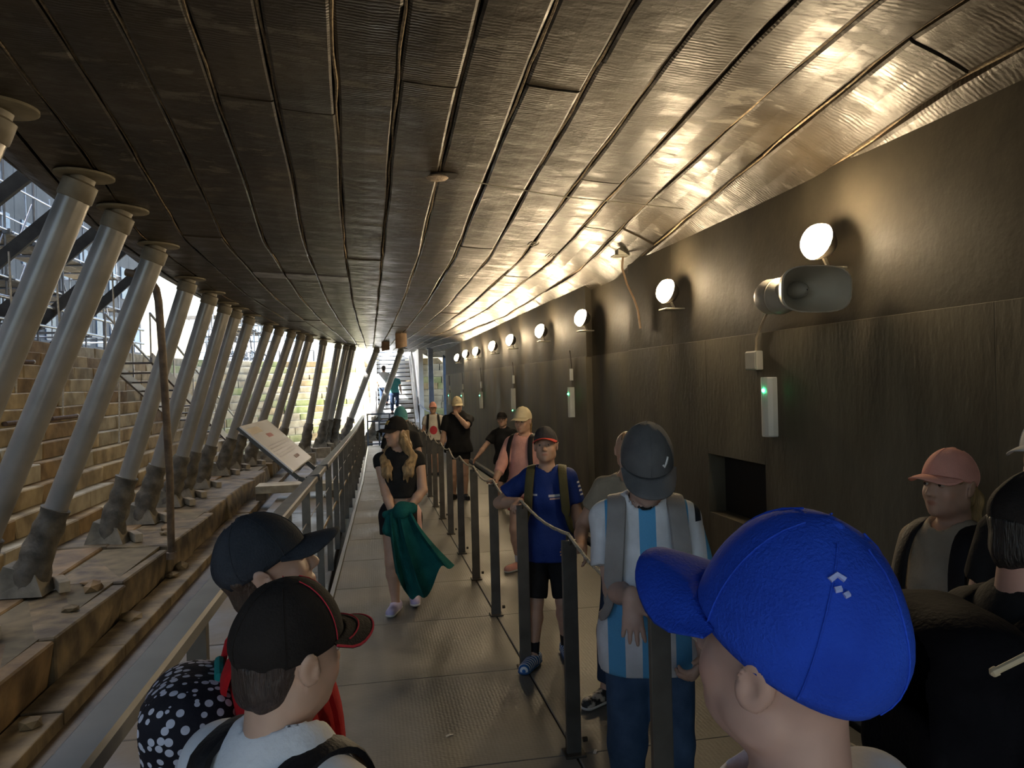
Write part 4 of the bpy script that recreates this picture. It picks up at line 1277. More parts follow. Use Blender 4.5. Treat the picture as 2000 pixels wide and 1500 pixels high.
def person(loc, face, H, label, skin=SK, vox=.006, group=None, lean=0., side=0., head=(0, 0, 0), arms=None, legs=None, build=1.0,
           shirt=None, sleeve=.55, hem=.0, neck=.0, bottoms=None, bottom_len=.4, loose=1.0, shoes=None, hair=None, haircol=None, cap=None, eyes=True,
           sock=None, sit=0.0, sleeveless=False, headk=1.0, belly=None, fingers=True, handscale=1.0, ear=True, curl=(.35, .35), twist=0.):
    """loc: feet; face: compass of the facing direction (0 = +Y, positive turns left)"""
    root = empty('person', loc, face)
    root['label'] = label; root['category'] = 'person'
    if group: root['group'] = group
    h = H
    bw = build
    hipZ = .505*h
    Rb = rot(-lean, side, twist)
    pel = V3(0, 0, hipZ)
    def tb(x, y, z): return pel + Rb @ (V3(x, y, z)*h)
    sh = {-1: tb(-.108*bw, -.006, .305), 1: tb(.108*bw, -.006, .305)}
    ua, fa = .172*h, .150*h
    neckb = tb(0, -.012, .335)
    Rh = rot(0, 0, twist) @ rot(head[1], head[2], head[0]) if True else None
    hs_ = h*.142/.222*headk
    hs_ = max(hs_, .86) if h > 1.2 else hs_
    Ch = neckb + V3(0, .010*h, .012) + Rb @ V3(0, 0, .055*h) + Rh @ (V3(0, .016, .085)*hs_)
    B = Field()
    # torso
    fl = (Rb @ V3(0, 1, 0), .66)
    B.limb(tb(0, 0, .20), tb(0, 0, .29), .100*h*bw, .085*h*bw, .03, flat=fl)
    B.limb(tb(0, .004, .06), tb(0, 0, .20), .082*h*bw, .092*h*bw, .04, flat=(fl[0], .72))
    B.limb(tb(-.035, 0, .0), tb(.035, 0, .0), .072*h*bw, .072*h*bw, .04, flat=(fl[0], .9))
    B.limb(tb(-.085*bw, -.008, .295), tb(.085*bw, -.008, .295), .040*h, .040*h, .04)
    B.limb(neckb+V3(0, 0, -.02), sh[-1]+V3(.02, 0, .005), .033*h, .028*h, .03)
    B.limb(neckb+V3(0, 0, -.02), sh[1]+V3(-.02, 0, .005), .033*h, .028*h, .03)
    # head
    def hp(x, y, z): return Ch + Rh @ (V3(x, y, z)*hs_)
    B.limb(neckb+V3(0, 0, -.02), hp(0, -.022, -.055), .037*h, .033*h, .02)
    B.ball(hp(0, -.012, .032), V3(.076, .094, .080)*hs_, .02, Rh)
    B.ball(hp(0, .022, -.030), V3(.062, .070, .084)*hs_, .03, Rh)
    B.ball(hp(0, .040, -.078), V3(.043, .046, .032)*hs_, .025, Rh)
    B.ball(hp(0, .076, -.097), V3(.017, .014, .014)*hs_, .018, Rh)
    for s in (-1, 1):
        B.ball(hp(s*.037, .058, -.032), V3(.021, .020, .024)*hs_, .02, Rh)
        B.ball(hp(s*.055, .0, -.062), V3(.012, .030, .022)*hs_, .02, Rh)
    B.ball(hp(0, .080, .026), V3(.042, .013, .010)*hs_, .014, Rh)
    for s in (-1, 1):
        B.ball(hp(s*.031, .096, .005), V3(.017, .014, .011)*hs_, .010, Rh, op='-')
    B.limb(hp(0, .087, .008), hp(0, .107, -.028), .0075*hs_, .0115*hs_, .008)
    for s in (-1, 1): B.ball(hp(s*.0115, .097, -.033), V3(.0085, .011, .0075)*hs_, .006, Rh)
    B.ball(hp(0, .0885, -.0575), V3(.021, .0085, .0052)*hs_, .004, Rh)
    B.ball(hp(0, .0865, -.0665), V3(.018, .0090, .0062)*hs_, .004, Rh)
    B.ball(hp(0, .100, -.0618), V3(.020, .007, .0016)*hs_, .003, Rh, op='-')
    if ear:
        for s in (-1, 1):
            Re = Rh @ rot(.15, s*.18, -s*.30)
            B.ball(hp(s*.080, -.012, -.006), V3(.0085, .021, .033)*hs_, .006, Re)
            B.ball(hp(s*.090, -.008, -.004), V3(.0075, .012, .020)*hs_, .005, Re, op='-')
            B.ball(hp(s*.0815, .0, -.012), V3(.006, .006, .008)*hs_, .004, Rh)
    # arms
    arms = arms or {}
    hsz = .155/.19*h/1.5*1.02*handscale
    J = {}
    for s in (-1, 1):
        spec = arms.get(s, {})
        tgt = spec.get('to', (s*.17, .05, .47))
        tw = V3(*tgt)*h if not spec.get('abs') else V3(*tgt)
        el, wr = ik(sh[s], tw, ua, fa, spec.get('pole', (s*.5, -1, -.2)))
        J[s] = (el, wr)
        B.limb(sh[s], el, .033*h*bw, .0255*h, .02)
        B.limb(el, el+(wr-el)*.35, .0255*h, .026*h, .015)
        B.limb(el+(wr-el)*.35, wr, .026*h, .0165*h, .015)
        d = nrm(spec.get('hd', nrm(wr-el)))
        n_ = V3(*spec.get('hn', (-s, 0, 0))); n_ = nrm(n_-(n_@d)*d)
        t_ = V3(*spec.get('ht', (0, 1, 0))); t_ = nrm(t_-(t_@d)*d-(t_@n_)*n_)
        hand(B, wr, d, n_, t_, hsz, spec.get('curl', .3), spread=spec.get('spread', .1), thumb=spec.get('thumb', (.62, .75, .1)))
    # legs
    legs = legs or {}
    K = {}
    th_, ca = .232*h, .228*h
    for s in (-1, 1):
        spec = legs.get(s, {})
        hip = pel + rot(0, 0, twist) @ (V3(s*.050, 0, -.01)*h)
        an = V3(*spec.get('to', (s*.058, 0, .045)))*h
        kn, an = ik(hip, an, th_, ca, spec.get('pole', (s*.08, 1, 0)))
        K[s] = (hip, kn, an)
        B.limb(hip, kn, .056*h*bw, .036*h, .035)
        B.limb(kn, kn+(an-kn)*.3, .035*h, .036*h, .02)
        B.limb(kn+(an-kn)*.3, an, .036*h, .021*h, .02)
        fd = nrm(spec.get('foot', (s*.25, 1, 0)))
        K[s] += (fd,)
        B.limb(an-fd*.015*h+V3(0, 0, -.022*h), an+fd*.075*h+V3(0, 0, -.026*h), .020*h, .0165*h, .02)
        B.limb(an, an-fd*.012*h+V3(0, 0, -.02*h), .022*h, .020*h, .015)
        B.limb(an+fd*.07*h+V3(0, 0, -.026*h), an+fd*.105*h+V3(0, 0, -.030*h), .0185*h, .0125*h, .015)
    lipc = tuple(np.array(skin)*np.array([.92, .68, .66]))
    pnt = [(hp(0, .092, -.062), V3(.026, .02, .011)*hs_, lipc, .4)]
    for s in (-1, 1):
        pnt.append((hp(s*.034, .084, .027), V3(.021, .02, .0055)*hs_, tuple(np.array(haircol or (.1, .06, .03))*.6+np.array(skin)*.25), .5))
        pnt.append((hp(s*.045, .06, -.03), V3(.028, .03, .026)*hs_, tuple(np.array(skin)*np.array([1.05, .88, .86])), .9))
    put(B, 'body', M_skin, root, vox, paint=pnt, base=skin)
    if eyes:
        for s in (-1, 1):
            mb = MB(); c = Vector(hp(s*.031, .0785, .0055)); r = .0112*hs_
            mb.lathe([(r*math.sin(a), -r*math.cos(a)) for a in np.linspace(.05, PI-.05, 9)], n=12, M=Matrix.Translation(c))
            e = mb.build('eye', M_eyew, root, smooth=True)
            g = Vector(Rh @ V3(0, 1, -.05))
            mb = MB(); mb.lathe([(.0058*hs_, .0098*hs_), (.0056*hs_, .0112*hs_), (.003*hs_, .0124*hs_)], n=10, M=axis_matrix(c, g))
            mb.build('iris', M_iris, e)
            mb = MB(); ax_ = Vector(Rh @ V3(0, -.15, 1))
            mb.lathe([(r*1.10*math.cos(a), r*1.10*math.sin(a)) for a in np.linspace(.12, 1.5, 6)], n=14, M=axis_matrix(c, ax_)); mb.build('eyelid', mat('eyelid_%d' % int(skin[0]*100), tuple(np.array(skin)*.9), rough=.55), root, smooth=True)
            mb = MB()
            mb.lathe([(r*1.08*math.cos(a), r*1.08*math.sin(a)) for a in np.linspace(-.45, -1.5, 5)], n=14, M=axis_matrix(c, ax_)); mb.build('eyelid', mat('eyelid_%d' % int(skin[0]*100), skin), root, smooth=True)
    # shirt
    if shirt:
        S = Field(); o = .010*loose
        S.limb(tb(0, 0, .20), tb(0, 0, .295), .100*h*bw+o, .088*h*bw+o, .03, flat=(fl[0], .69))
        S.limb(tb(0, .003, hem+.004), tb(0, 0, .20), .088*h*bw+o*2.0, .094*h*bw+o, .04, flat=(fl[0], .86))
        if hem < 0: S.limb(tb(-.034, .003, .015), tb(.034, .003, .015), .080*h*bw+o*1.9, .080*h*bw+o*1.9, .05, flat=(fl[0], .92))
        if hem < .03: S.limb(tb(-.032, .003, hem+.004), tb(.032, .003, hem+.004), .078*h*bw+o*2.0, .078*h*bw+o*2.0, .05, flat=(fl[0], .94))
        S.limb(tb(-.085*bw, -.008, .295), tb(.085*bw, -.008, .295), .040*h+o, .040*h+o, .04)
        for s in (-1, 1):
            S.limb(neckb+V3(0, 0, -.025), sh[s]+V3(-s*.02, 0, .005), .033*h+o*.6, .028*h+o, .03)
            el, wr = J[s]
            if sleeveless:
                e2 = sh[s]+(el-sh[s])*.22
                S.limb(sh[s], e2, .034*h*bw+o*.9, .034*h*bw+o*.9, .025, cuts=[(e2, el-sh[s])])
            elif sleeve <= 1:
                e2 = sh[s]+(el-sh[s])*sleeve
                S.limb(sh[s], e2, .034*h*bw+o, .031*h+o*1.7, .025, cuts=[(e2, el-sh[s])])
            else:
                S.limb(sh[s], el, .034*h*bw+o, .028*h+o, .025)
                e2 = el+(wr-el)*(sleeve-1)
                S.limb(el, e2, .028*h+o, .019*h+o*1.3, .02, cuts=[(e2, wr-el)])
        nd = nrm(hp(0, -.022, -.055)-neckb)
        S.limb(neckb-nd*.04+V3(0, .016*h, 0), neckb+nd*.2+V3(0, .012*h, 0), .040*h+neck*h, .052*h+neck*h, .006, op='-')
        put(S, 'shirt', shirt, root, max(vox*1.45, .0075), warp=fold_warp(int(H*1000), .0032*loose), cut=[(tb(0, 0, hem), Rb @ V3(0, 0, -1))])
    if bottoms:
        S = Field(); o = .012
        S.limb(tb(0, .0, .045), tb(0, 0, .03), .080*h*bw+o, .078*h*bw+o, .03, flat=(fl[0], .76), cuts=[(tb(0, 0, .072), Rb @ V3(0, 0, 1))])
        S.limb(pel+V3(-.035*h, 0, 0), pel+V3(.035*h, 0, 0), .073*h*bw+o, .073*h*bw+o, .04, flat=(fl[0], .9))
        for s in (-1, 1):
            hip, kn, an, fd = K[s]
            if bottom_len <= 1:
                e2 = hip+(kn-hip)*bottom_len
                S.limb(hip, e2, .057*h*bw+o, (.057+(.037-.057)*bottom_len)*h+o*1.6, .03, cuts=[(e2, kn-hip)])
            else:
                S.limb(hip, kn, .057*h*bw+o, .038*h+o, .03)
                e2 = kn+(an-kn)*(bottom_len-1)
                S.limb(kn, e2, .038*h+o, .028*h+o*1.2, .02, cuts=[(e2, an-kn)])
        put(S, 'trousers' if bottom_len > 1 else 'shorts', bottoms, root, max(vox*1.7, .0095), warp=fold_warp(int(H*777), .0028))
    for s in (-1, 1):
        hip, kn, an, fd = K[s]
        if sock:
            S = Field(); e2 = an+(kn-an)*.28
            S.limb(an+V3(0, 0, -.02*h), e2, .0235*h, .0275*h, .01, cuts=[(e2, kn-an)]); put(S, 'sock', sock, root, max(vox, .008))
        if shoes:
            m_up, m_sole = shoes[:2]
            zf = an[2]-.045*h
            S = Field()
            hl = an-fd*.028*h; hl[2] = zf+.028*h
            to = an+fd*.108*h; to[2] = zf+.022*h
            S.limb(hl, to, .030*h, .026*h, .02, cuts=[((0, 0, zf+.010*h), (0, 0, -1))])
            S.limb(an+V3(0, 0, -.03*h), an+V3(0, 0, -.004*h), .028*h, .0265*h, .02, cuts=[(an+V3(0, 0, -.002*h), (0, 0, 1))])
            sh_ = put(S, 'shoe', m_up, root, max(vox, .007))
            S = Field(); a_, b_ = hl.copy(), to.copy(); a_[2] = b_[2] = zf+.012*h
            S.limb(a_, b_, .0315*h, .0285*h, .01, flat=((0, 0, 1), .4), cuts=[((0, 0, zf), (0, 0, -1))])
            put(S, 'sole', m_sole, sh_, max(vox, .007))
    ctx = dict(root=root, hp=hp, Rh=Rh, Ch=Ch, hs=hs_, tb=tb, Rb=Rb, sh=sh, J=J, K=K, neckb=neckb, h=h, vox=vox, pel=pel)
    if hair:
        S = Field(); hair(S, ctx); hm = haircol or (.1, .06, .03)
        nmn = 'hair_%d_%d_%d' % tuple(int(x*100) for x in hm)
        put(S, 'hair', mat(nmn, tuple(x*.55 for x in hm), tuple(min(1, x*1.35) for x in hm), rough=.5, scale=14, bump=.7, bscale=70, stretch=(3, 3, .5)), root, vox, warp=fold_warp(3, .003, 60), cut=[(Ch + Rh @ (V3(0, 0, .030)*hs_), Rh @ rot(cap.get('tilt', .12)) @ V3(0, -.14, 1))] if cap else ())
    if cap:
        make_cap(root, Ch, Rh, hs_, **cap)
    return ctx
def hair_short(S, c, back=1.0):
    hp, s = c['hp'], c['hs']
    S.ball(hp(0, -.014, .032), V3(.0785, .0965, .0825)*s, .02, c['Rh'])
    S.ball(hp(0, -.050, -.035), V3(.058, .050, .056)*s*back, .02, c['Rh'])
    S.ball(hp(0, .10, .000), V3(.095, .075, .075)*s, .012, c['Rh'], op='-')
    for k in (-1, 1):
        S.ball(hp(k*.085, .004, -.03), V3(.022, .040, .045)*s, .01, c['Rh'], op='-')
def hair_buzz(S, c): hair_short(S, c, .93)
def hair_long(S, c, length=.30, front=True):
    hair_short(S, c)
    hp, s = c['hp'], c['hs']
    tb = c['tb']
    S.chain([hp(0, -.07, -.02), hp(0, -.085, -.12), tb(0, -.085, .25), tb(0, -.088, .25-length*.5)], [.062*s, .060*s, .055*s, .02*s], .03, flat=(c['Rh'] @ V3(0, 1, 0), .55))
    if front:
        for k in (-1, 1):
            for (dx, dr, ln) in ((0, 1.0, .19), (.018, .8, .215), (-.014, .8, .205)):
                S.chain([hp(k*.058, -.02, -.002), hp(k*(.088+dx), -.012, -.075), tb(k*(.068+dx), .025, .315), tb(k*(.054+dx), .078, .265), tb(k*(.056+dx), .092, .235), tb(k*(.050+dx*1.4), .088, ln)], [.026*s, .036*s*dr, .034*s*dr, .028*s*dr, .022*s*dr, .006*s], .012)
def hair_pony(S, c):
    hair_short(S, c)
    hp, s = c['hp'], c['hs']
    S.chain([hp(0, -.09, -.02), hp(.01, -.125, -.06), hp(.02, -.125, -.13), hp(.02, -.10, -.20)], [.032*s, .042*s, .040*s, .014*s], .02)

# ---- backpacks: body, pocket, two straps; a thing of their own
def backpack(c, label, m, m2=None, m_strap=None, size=(.14, .075, .20), z=.17, puff=.05, name='backpack', yoff=.0, handle=None, strapw=.020):
    """worn on person c"""
    root = c['root']; tb, h, vox = c['tb'], c['h'], c['vox']
    W = root.matrix_basis
    o = empty(name, W.to_translation() if False else (0, 0, 0))
    o.location = root.location + Vector((0, 0, 0)); o.rotation_euler = root.rotation_euler
    Rb = c['Rb']
    ctr = tb(0, -.064-yoff, z) - Rb @ V3(0, size[1], 0)
    o_loc = ctr
    def q(x, y, zz): return ctr + Rb @ V3(x, y, zz)
    S = Field(); r = puff
    hx, hy, hz = size[0]-r, max(size[1]-r, .004), size[2]-r
    for zz in (-hz, hz*.95):
        S.limb(q(-hx, 0, zz), q(hx, 0, zz), r, r, .05, flat=(Rb @ V3(0, 1, 0), size[1]/r))
    for x in (-hx, hx):
        S.limb(q(x, 0, -hz), q(x*.85, 0, hz), r, r*.95, .05, flat=(Rb @ V3(0, 1, 0), size[1]/r))
    S.limb(q(0, 0, -hz), q(0, 0, hz), r*1.15, r*1.1, .06, flat=(Rb @ V3(0, 1, 0), size[1]/r))
    S.limb(q(-hx*.5, 0, -hz), q(-hx*.5, 0, hz), r*1.1, r*1.05, .06, flat=(Rb @ V3(0, 1, 0), size[1]/r))
    S.limb(q(hx*.5, 0, -hz), q(hx*.5, 0, hz), r*1.1, r*1.05, .06, flat=(Rb @ V3(0, 1, 0), size[1]/r))
    put(S, 'pack_body', m, o, max(vox*1.4, .008), warp=fold_warp(9, .004, 22))
    S = Field()
    S.limb(q(-hx*.7, -size[1]*.9, -hz*.62), q(hx*.7, -size[1]*.9, -hz*.62), .05, .05, .03, flat=(Rb @ V3(0, 1, 0), .55))
    S.limb(q(-hx*.7, -size[1]*.9, -hz*.1), q(hx*.7, -size[1]*.9, -hz*.1), .045, .045, .05, flat=(Rb @ V3(0, 1, 0), .5))
    put(S, 'front_pocket', m2 or m, o, max(vox*1.4, .008), warp=fold_warp(19, .003, 22))
    for s in (-1, 1):
        ctl = [q(s*.055, size[1]*.7, size[2]*.80), tb(s*.062, -.068, .335), tb(s*.068, -.034, .358), tb(s*.070, .008, .363), tb(s*.072, .048, .342), tb(s*.077, .073, .285), tb(s*.082, .082, .22), tb(s*.088, .078, .15), tb(s*.104, .055, .09), tb(s*.116, .0, .06), q(s*size[0]*.8, size[1]*.6, -size[2]*.75)]
        pts = []
        for i in range(len(ctl)-1):
            p0, p1, p2, p3 = ctl[max(i-1, 0)], ctl[i], ctl[i+1], ctl[min(i+2, len(ctl)-1)]
            for t in (0, .33, .66):
                pts.append(.5*((2*p1)+(-p0+p2)*t+(2*p0-5*p1+4*p2-p3)*t*t+(-p0+3*p1-3*p2+p3)*t**3))
        pts.append(ctl[-1])
        v, f = [], []
        n = len(pts)
        for i, p in enumerate(pts):
            tg = nrm(pts[min(i+1, n-1)]-pts[max(i-1, 0)])
            lp_ = Rb.T @ (p-c['pel'])
            cen = c['pel'] + Rb @ V3(lp_[0]*.75, 0, min(lp_[2], .27*h))
            nn2 = nrm(p-cen); nn2 = nrm(nn2-(nn2@tg)*tg); sd = np.cross(tg, nn2)
            w_ = strapw*1.15 if i < 21 else strapw*.55
            th2 = .006
            for (a, b) in ((-1, -1), (-.93, .6), (-.7, 1), (.7, 1), (.93, .6), (1, -1)): v.append(Vector(p+sd*w_*a+nn2*th2*b))
        for i in range(n-1):
            for k in range(6): f.append((i*6+k, i*6+(k+1) % 6, (i+1)*6+(k+1) % 6, (i+1)*6+k))
        f += [(5, 4, 3, 2, 1, 0), tuple((n-1)*6+k for k in range(6))]
        MB().add(v, f).build('shoulder_strap', m_strap or m, o, smooth=True)
    if handle:
        MB().tube([Vector(q(x, size[1]*.7, size[2]*.92+zz)) for x, zz in ((-.05, 0), (-.045, .03), (0, .045), (.045, .03), (.05, 0))], .010, n=8).build('grab_handle', handle, o, smooth=True)
    tag(o, label, 'backpack')
    return o
# ---- cloth materials
def print_mat(name, base, shapes, rough=.85, bump=.25):
    """cloth with flat printed shapes; shapes: (kind, cx, cz, rx, rz, colour, front)"""
    m = cloth(name, base, rough=rough, bump=bump)
    nt = m.node_tree; b = nt.nodes['Principled BSDF']
    tc = nt.nodes.new('ShaderNodeTexCoord'); sp = nt.nodes.new('ShaderNodeSeparateXYZ')
    nt.links.new(tc.outputs['Object'], sp.inputs[0])
    cur = b.inputs['Base Color'].links[0].from_socket
    def mth(op, a, bb=None):
        n = nt.nodes.new('ShaderNodeMath'); n.operation = op
        for i, x in enumerate((a, bb)):
            if x is None: continue
            if isinstance(x, (int, float)): n.inputs[i].default_value = x
            else: nt.links.new(x, n.inputs[i])
        return n.outputs[0]
    for (kind, c1, c2, r1, r2, colr, front) in shapes:
        if kind == 'stripes':          # vertical bands: period c1, phase c2
            f = mth('LESS_THAN', mth('FRACT', mth('DIVIDE', mth('ADD', sp.outputs[0], c2), c1)), r1)
        elif kind == 'bandsy':
            f = mth('LESS_THAN', mth('FRACT', mth('DIVIDE', mth('ADD', sp.outputs[1], c2), c1)), r1)
        else:
            dx = mth('DIVIDE', mth('SUBTRACT', sp.outputs[0], c1), r1); dz = mth('DIVIDE', mth('SUBTRACT', sp.outputs[2], c2), r2)
            if kind == 'circle': f = mth('LESS_THAN', mth('ADD', mth('MULTIPLY', dx, dx), mth('MULTIPLY', dz, dz)), 1.0)
            else: f = mth('LESS_THAN', mth('MAXIMUM', mth('ABSOLUTE', dx), mth('ABSOLUTE', dz)), 1.0)
        if front: f = mth('MULTIPLY', f, mth('GREATER_THAN', sp.outputs[1], 0.0) if front > 0 else mth('LESS_THAN', sp.outputs[1], 0.0))
        mx = nt.nodes.new('ShaderNodeMix'); mx.data_type = 'RGBA'
        nt.links.new(f, mx.inputs[0]); nt.links.new(cur, mx.inputs[6]); mx.inputs[7].default_value = (*colr, 1)
        cur = mx.outputs[2]
    nt.links.new(cur, b.inputs['Base Color'])
    return m
def dots_mat(name, base, dot, scale=30.0, thr=.36):
    m = cloth(name, base)
    nt = m.node_tree; b = nt.nodes['Principled BSDF']
    tc = nt.nodes.new('ShaderNodeTexCoord'); mp = nt.nodes.new('ShaderNodeMapping'); mp.inputs['Scale'].default_value = (1, 1, 1.0)
    nt.links.new(tc.outputs['Object'], mp.inputs[0])
    vo = nt.nodes.new('ShaderNodeTexVoronoi'); vo.inputs['Scale'].default_value = scale; vo.inputs['Randomness'].default_value = .75
    nt.links.new(mp.outputs[0], vo.inputs['Vector'])
    l = nt.nodes.new('ShaderNodeMath'); l.operation = 'LESS_THAN'; l.inputs[1].default_value = thr
    nt.links.new(vo.outputs['Distance'], l.inputs[0])
    mx = nt.nodes.new('ShaderNodeMix'); mx.data_type = 'RGBA'
    nt.links.new(l.outputs[0], mx.inputs[0]); nt.links.new(b.inputs['Base Color'].links[0].from_socket, mx.inputs[6]); mx.inputs[7].default_value = (*dot, 1)
    nt.links.new(mx.outputs[2], b.inputs['Base Color'])
    return m
C_blackt = cloth('black_cotton', (.012, .012, .013))
C_black2 = cloth('black_nylon', (.008, .008, .010), rough=.6, spec=.25)
C_white = cloth('white_cotton', (.62, .64, .68))
C_red = cloth('red_cotton', (.42, .012, .015))
C_bluecap = cloth('royal_blue_twill', (.015, .058, .47), (.022, .088, .64), bump=.35, bscale=260)
C_denim = cloth('dark_denim_cap', (.018, .022, .030), (.040, .046, .058), bump=.4, bscale=220)
C_blackcap = cloth('black_cap_twill', (.012, .010, .010), (.022, .019, .018), bump=.3, bscale=240)
C_redpipe = cloth('red_piping', (.42, .03, .05))
C_jeans = cloth('blue_jeans', (.035, .075, .16), (.07, .13, .25), bump=.3, bscale=200)
C_darkjeans = cloth('dark_jeans', (.02, .035, .07))
C_pink = cloth('pink_cotton', (.62, .32, .27))
C_pinkcap = cloth('pink_cap_twill', (.66, .33, .27), bump=.3, bscale=240)
C_cream = cloth('cream_cap_twill', (.60, .52, .35), bump=.3, bscale=240)
C_greycap = cloth('grey_cap_twill', (.10, .105, .115), (.15, .155, .165), bump=.3, bscale=240)
C_palegrey = cloth('pale_grey_cap_twill', (.42, .43, .44), bump=.3)
C_teal = cloth('teal_fleece', (.006, .085, .085), (.012, .13, .125), bump=.8, bscale=130)
C_tealcap = cloth('teal_cap_twill', (.07, .22, .24))
C_olive = cloth('olive_nylon', (.075, .068, .03), rough=.6)
C_greystrap = cloth('grey_nylon', (.26, .25, .25), rough=.6)
C_beige = cloth('beige_knit', (.30, .26, .20))
C_lilac = mat('lilac_rubber', (.46, .40, .62), (.55, .50, .70), rough=.5, scale=9)
C_sole = mat('white_sole', (.62, .60, .56), rough=.6)
C_soled = mat('dark_sole', (.04, .04, .04), rough=.7)
C_goldm = cloth('gold_thread', (.45, .33, .12)); C_whitem = cloth('white_thread', (.75, .75, .75))
C_bluem = cloth('pale_blue_thread', (.35, .42, .75))
D2 = math.radians
def L(root_loc, face, P):
    d = Vector(P)-Vector(root_loc); c_, s_ = math.cos(-face), math.sin(-face)
    return (d.x*c_-d.y*s_, d.x*s_+d.y*c_, d.z)
def at(x, y): return (x, y, deckz(y))

# A: boy in the royal blue cap, right foreground
C_collar = cloth('white_collar_shirt', (.60, .62, .70))
A = person(at(.443, .775), D2(27), 1.435, 'boy in royal blue cap and white shirt, nearest on the right', vox=.0052, skin=(.46, .30, .25), head=(0.03, .20, -.04), headk=1.10,
           shirt=C_collar, sleeve=.6, hem=.0, loose=1.3, bottoms=C_darkjeans, bottom_len=.95, shoes=(C_black2, C_sole), haircol=(.14, .10, .07),
           cap=dict(m=C_bluecap, brim_len=.092, crown_h=.128, tilt=.15, arch=.034, fuller=1.06, brim_w=1.6, logo=[[(3.62, .78), (3.70, .82), (3.82, .81)], [(3.70, .745), (3.78, .765)], [(3.82, .735), (3.88, .755)]], logo_m=C_bluem))
# B: boy in black cap with red piping, left foreground
Bp = person(at(-.150, 1.235), D2(-42), 1.335, 'boy in black cap with red piping and white shirt, left foreground', vox=.0052, skin=(.50, .33, .25), head=(-.12, -.06, .05),
            shirt=C_white, sleeve=.6, loose=1.2, bottoms=C_blackt, bottom_len=.95, shoes=(C_black2, C_sole), hair=hair_short, haircol=(.035, .024, .022),
            cap=dict(m=C_blackcap, brim_len=.075, tilt=.10, edge=C_redpipe))
backpack(Bp, 'black backpack on the boy with the red-piped cap', C_black2, size=(.13, .06, .19), z=.15)
# C: boy in dark denim cap, red shirt, patterned backpack
Cp = person(at(-.205, 1.66), D2(-80), 1.38, 'boy in dark denim cap and red shirt behind the left railing corner', vox=.0056, skin=(.52, .34, .26), head=(-.02, .34, 0),
            shirt=C_red, sleeve=.65, bottoms=C_blackt, bottom_len=.95, shoes=(C_black2, C_sole), hair=hair_buzz, haircol=(.06, .04, .03),
            cap=dict(m=C_denim, brim_len=.082, tilt=.05), arms={1: dict(to=(.15, .10, .50)), -1: dict(to=(-.15, .10, .48))})
M_dots = dots_mat('dotted_nylon', (.010, .010, .016), (.50, .52, .62), 50.0, .40)
backpack(Cp, 'black backpack with white dots, red straps and teal handle', M_dots, m_strap=C_red, size=(.15, .075, .21), z=.155, handle=cloth('teal_webbing', (.01, .16, .15)), strapw=.026)

# D: girl in the middle of the walkway with a teal jacket
fd_, ld_ = D2(172), at(.21, 6.05)
hl_ = L(ld_, fd_, (.19, 5.80, -.95)); 
Dp = person(ld_, fd_, 1.44, 'girl in black cap and crop top with teal jacket, mid walkway', vox=.0066, head=(-.95, -.03, 0), build=.98,
            shirt=C_blackt, sleeveless=True, hem=.105, loose=.7, neck=-.002, bottoms=print_mat('black_pink_shorts', (.014, .012, .014), [('rect', -.150, .70, .014, .16, (.62, .40, .38), 0)]), bottom_len=.38,
            shoes=(C_lilac, C_sole), hair=hair_long, haircol=(.31, .205, .10),
            legs={1: dict(to=(.035, .035, .045), foot=(.15, 1, 0)), -1: dict(to=(-.055, -.11, .055), foot=(-.1, 1, 0))},
            arms={1: dict(to=(.020, .125, .50), pole=(1, -.5, -.2), hd=(-.7, .25, -.45), hn=(0, -1, 0), ht=(0, .2, 1), curl=.45), -1: dict(to=(-.045, .115, .545), pole=(-1, -.5, -.2), hd=(.7, .3, -.45), hn=(0, -1, 0), ht=(0, .2, 1), curl=.5)},
            cap=dict(m=C_blackcap, brim_len=.08, tilt=.05, logo=[[(1.35, .35), (1.38, .62), (1.58, .38), (1.62, .64)], [(1.70, .64), (1.78, .52), (1.86, .64)], [(1.78, .52), (1.77, .35)]], logo_m=C_goldm))
jk = empty('jacket', ld_, fd_)
S = Field(); h = 1.44
def j3(x, y, z): return V3(x, y, z)*h
S.chain([j3(.06, .135, .535), j3(-.02, .15, .56), j3(-.075, .125, .56)], [.035, .05, .035], .03)
put(S, 'folded_top', C_teal, jk, .007, warp=fold_warp(31, .008, 30))
v, f = [], []
nu, nv = 30, 30
for lay in (0, 1):
    for b in range(nv):
        t = b/(nv-1)
        for a in range(nu):
            u = a/(nu-1)-.5
            wd = .115 + .17*t**1.2
            x = -.010 - .115*t**1.3 + (-u)*wd*(1 if u < 0 else 1.15)
            z = .565 - t*(.375 + .10*math.cos(u*5.2+.6) + .025*math.sin(u*17)) - .03*abs(u)
            amp = .010 + .022*t
            y = .168 - .02*t + amp*math.sin(u*15 + 2.2*t) + .5*amp*math.sin(u*31 + 1.3)
            v.append(Vector((x, y - .009*lay, z))*h)
n1 = nu*nv
for b in range(nv-1):
    for a in range(nu-1):
        f.append((b*nu+a, b*nu+a+1, (b+1)*nu+a+1, (b+1)*nu+a)); f.append((n1+(b+1)*nu+a, n1+(b+1)*nu+a+1, n1+b*nu+a+1, n1+b*nu+a))
for a in range(nu-1):
    k = (nv-1)*nu; f.append((k+a, k+a+1, n1+k+a+1, n1+k+a)); f.append((a+1, a, n1+a, n1+a+1))
for b in range(nv-1):
    f.append((b*nu, (b+1)*nu, n1+(b+1)*nu, n1+b*nu)); f.append(((b+1)*nu+nu-1, b*nu+nu-1, n1+b*nu+nu-1, n1+(b+1)*nu+nu-1))
MB().add(v, f).build('hanging_panel', C_teal, jk, smooth=True)
S = Field()
S.chain([j3(.03, .135, .53), j3(.05, .135, .46), j3(.03, .13, .42)], [.04, .035, .02], .03)
put(S, 'sleeve', C_teal, jk, .007, warp=fold_warp(35, .008, 34))
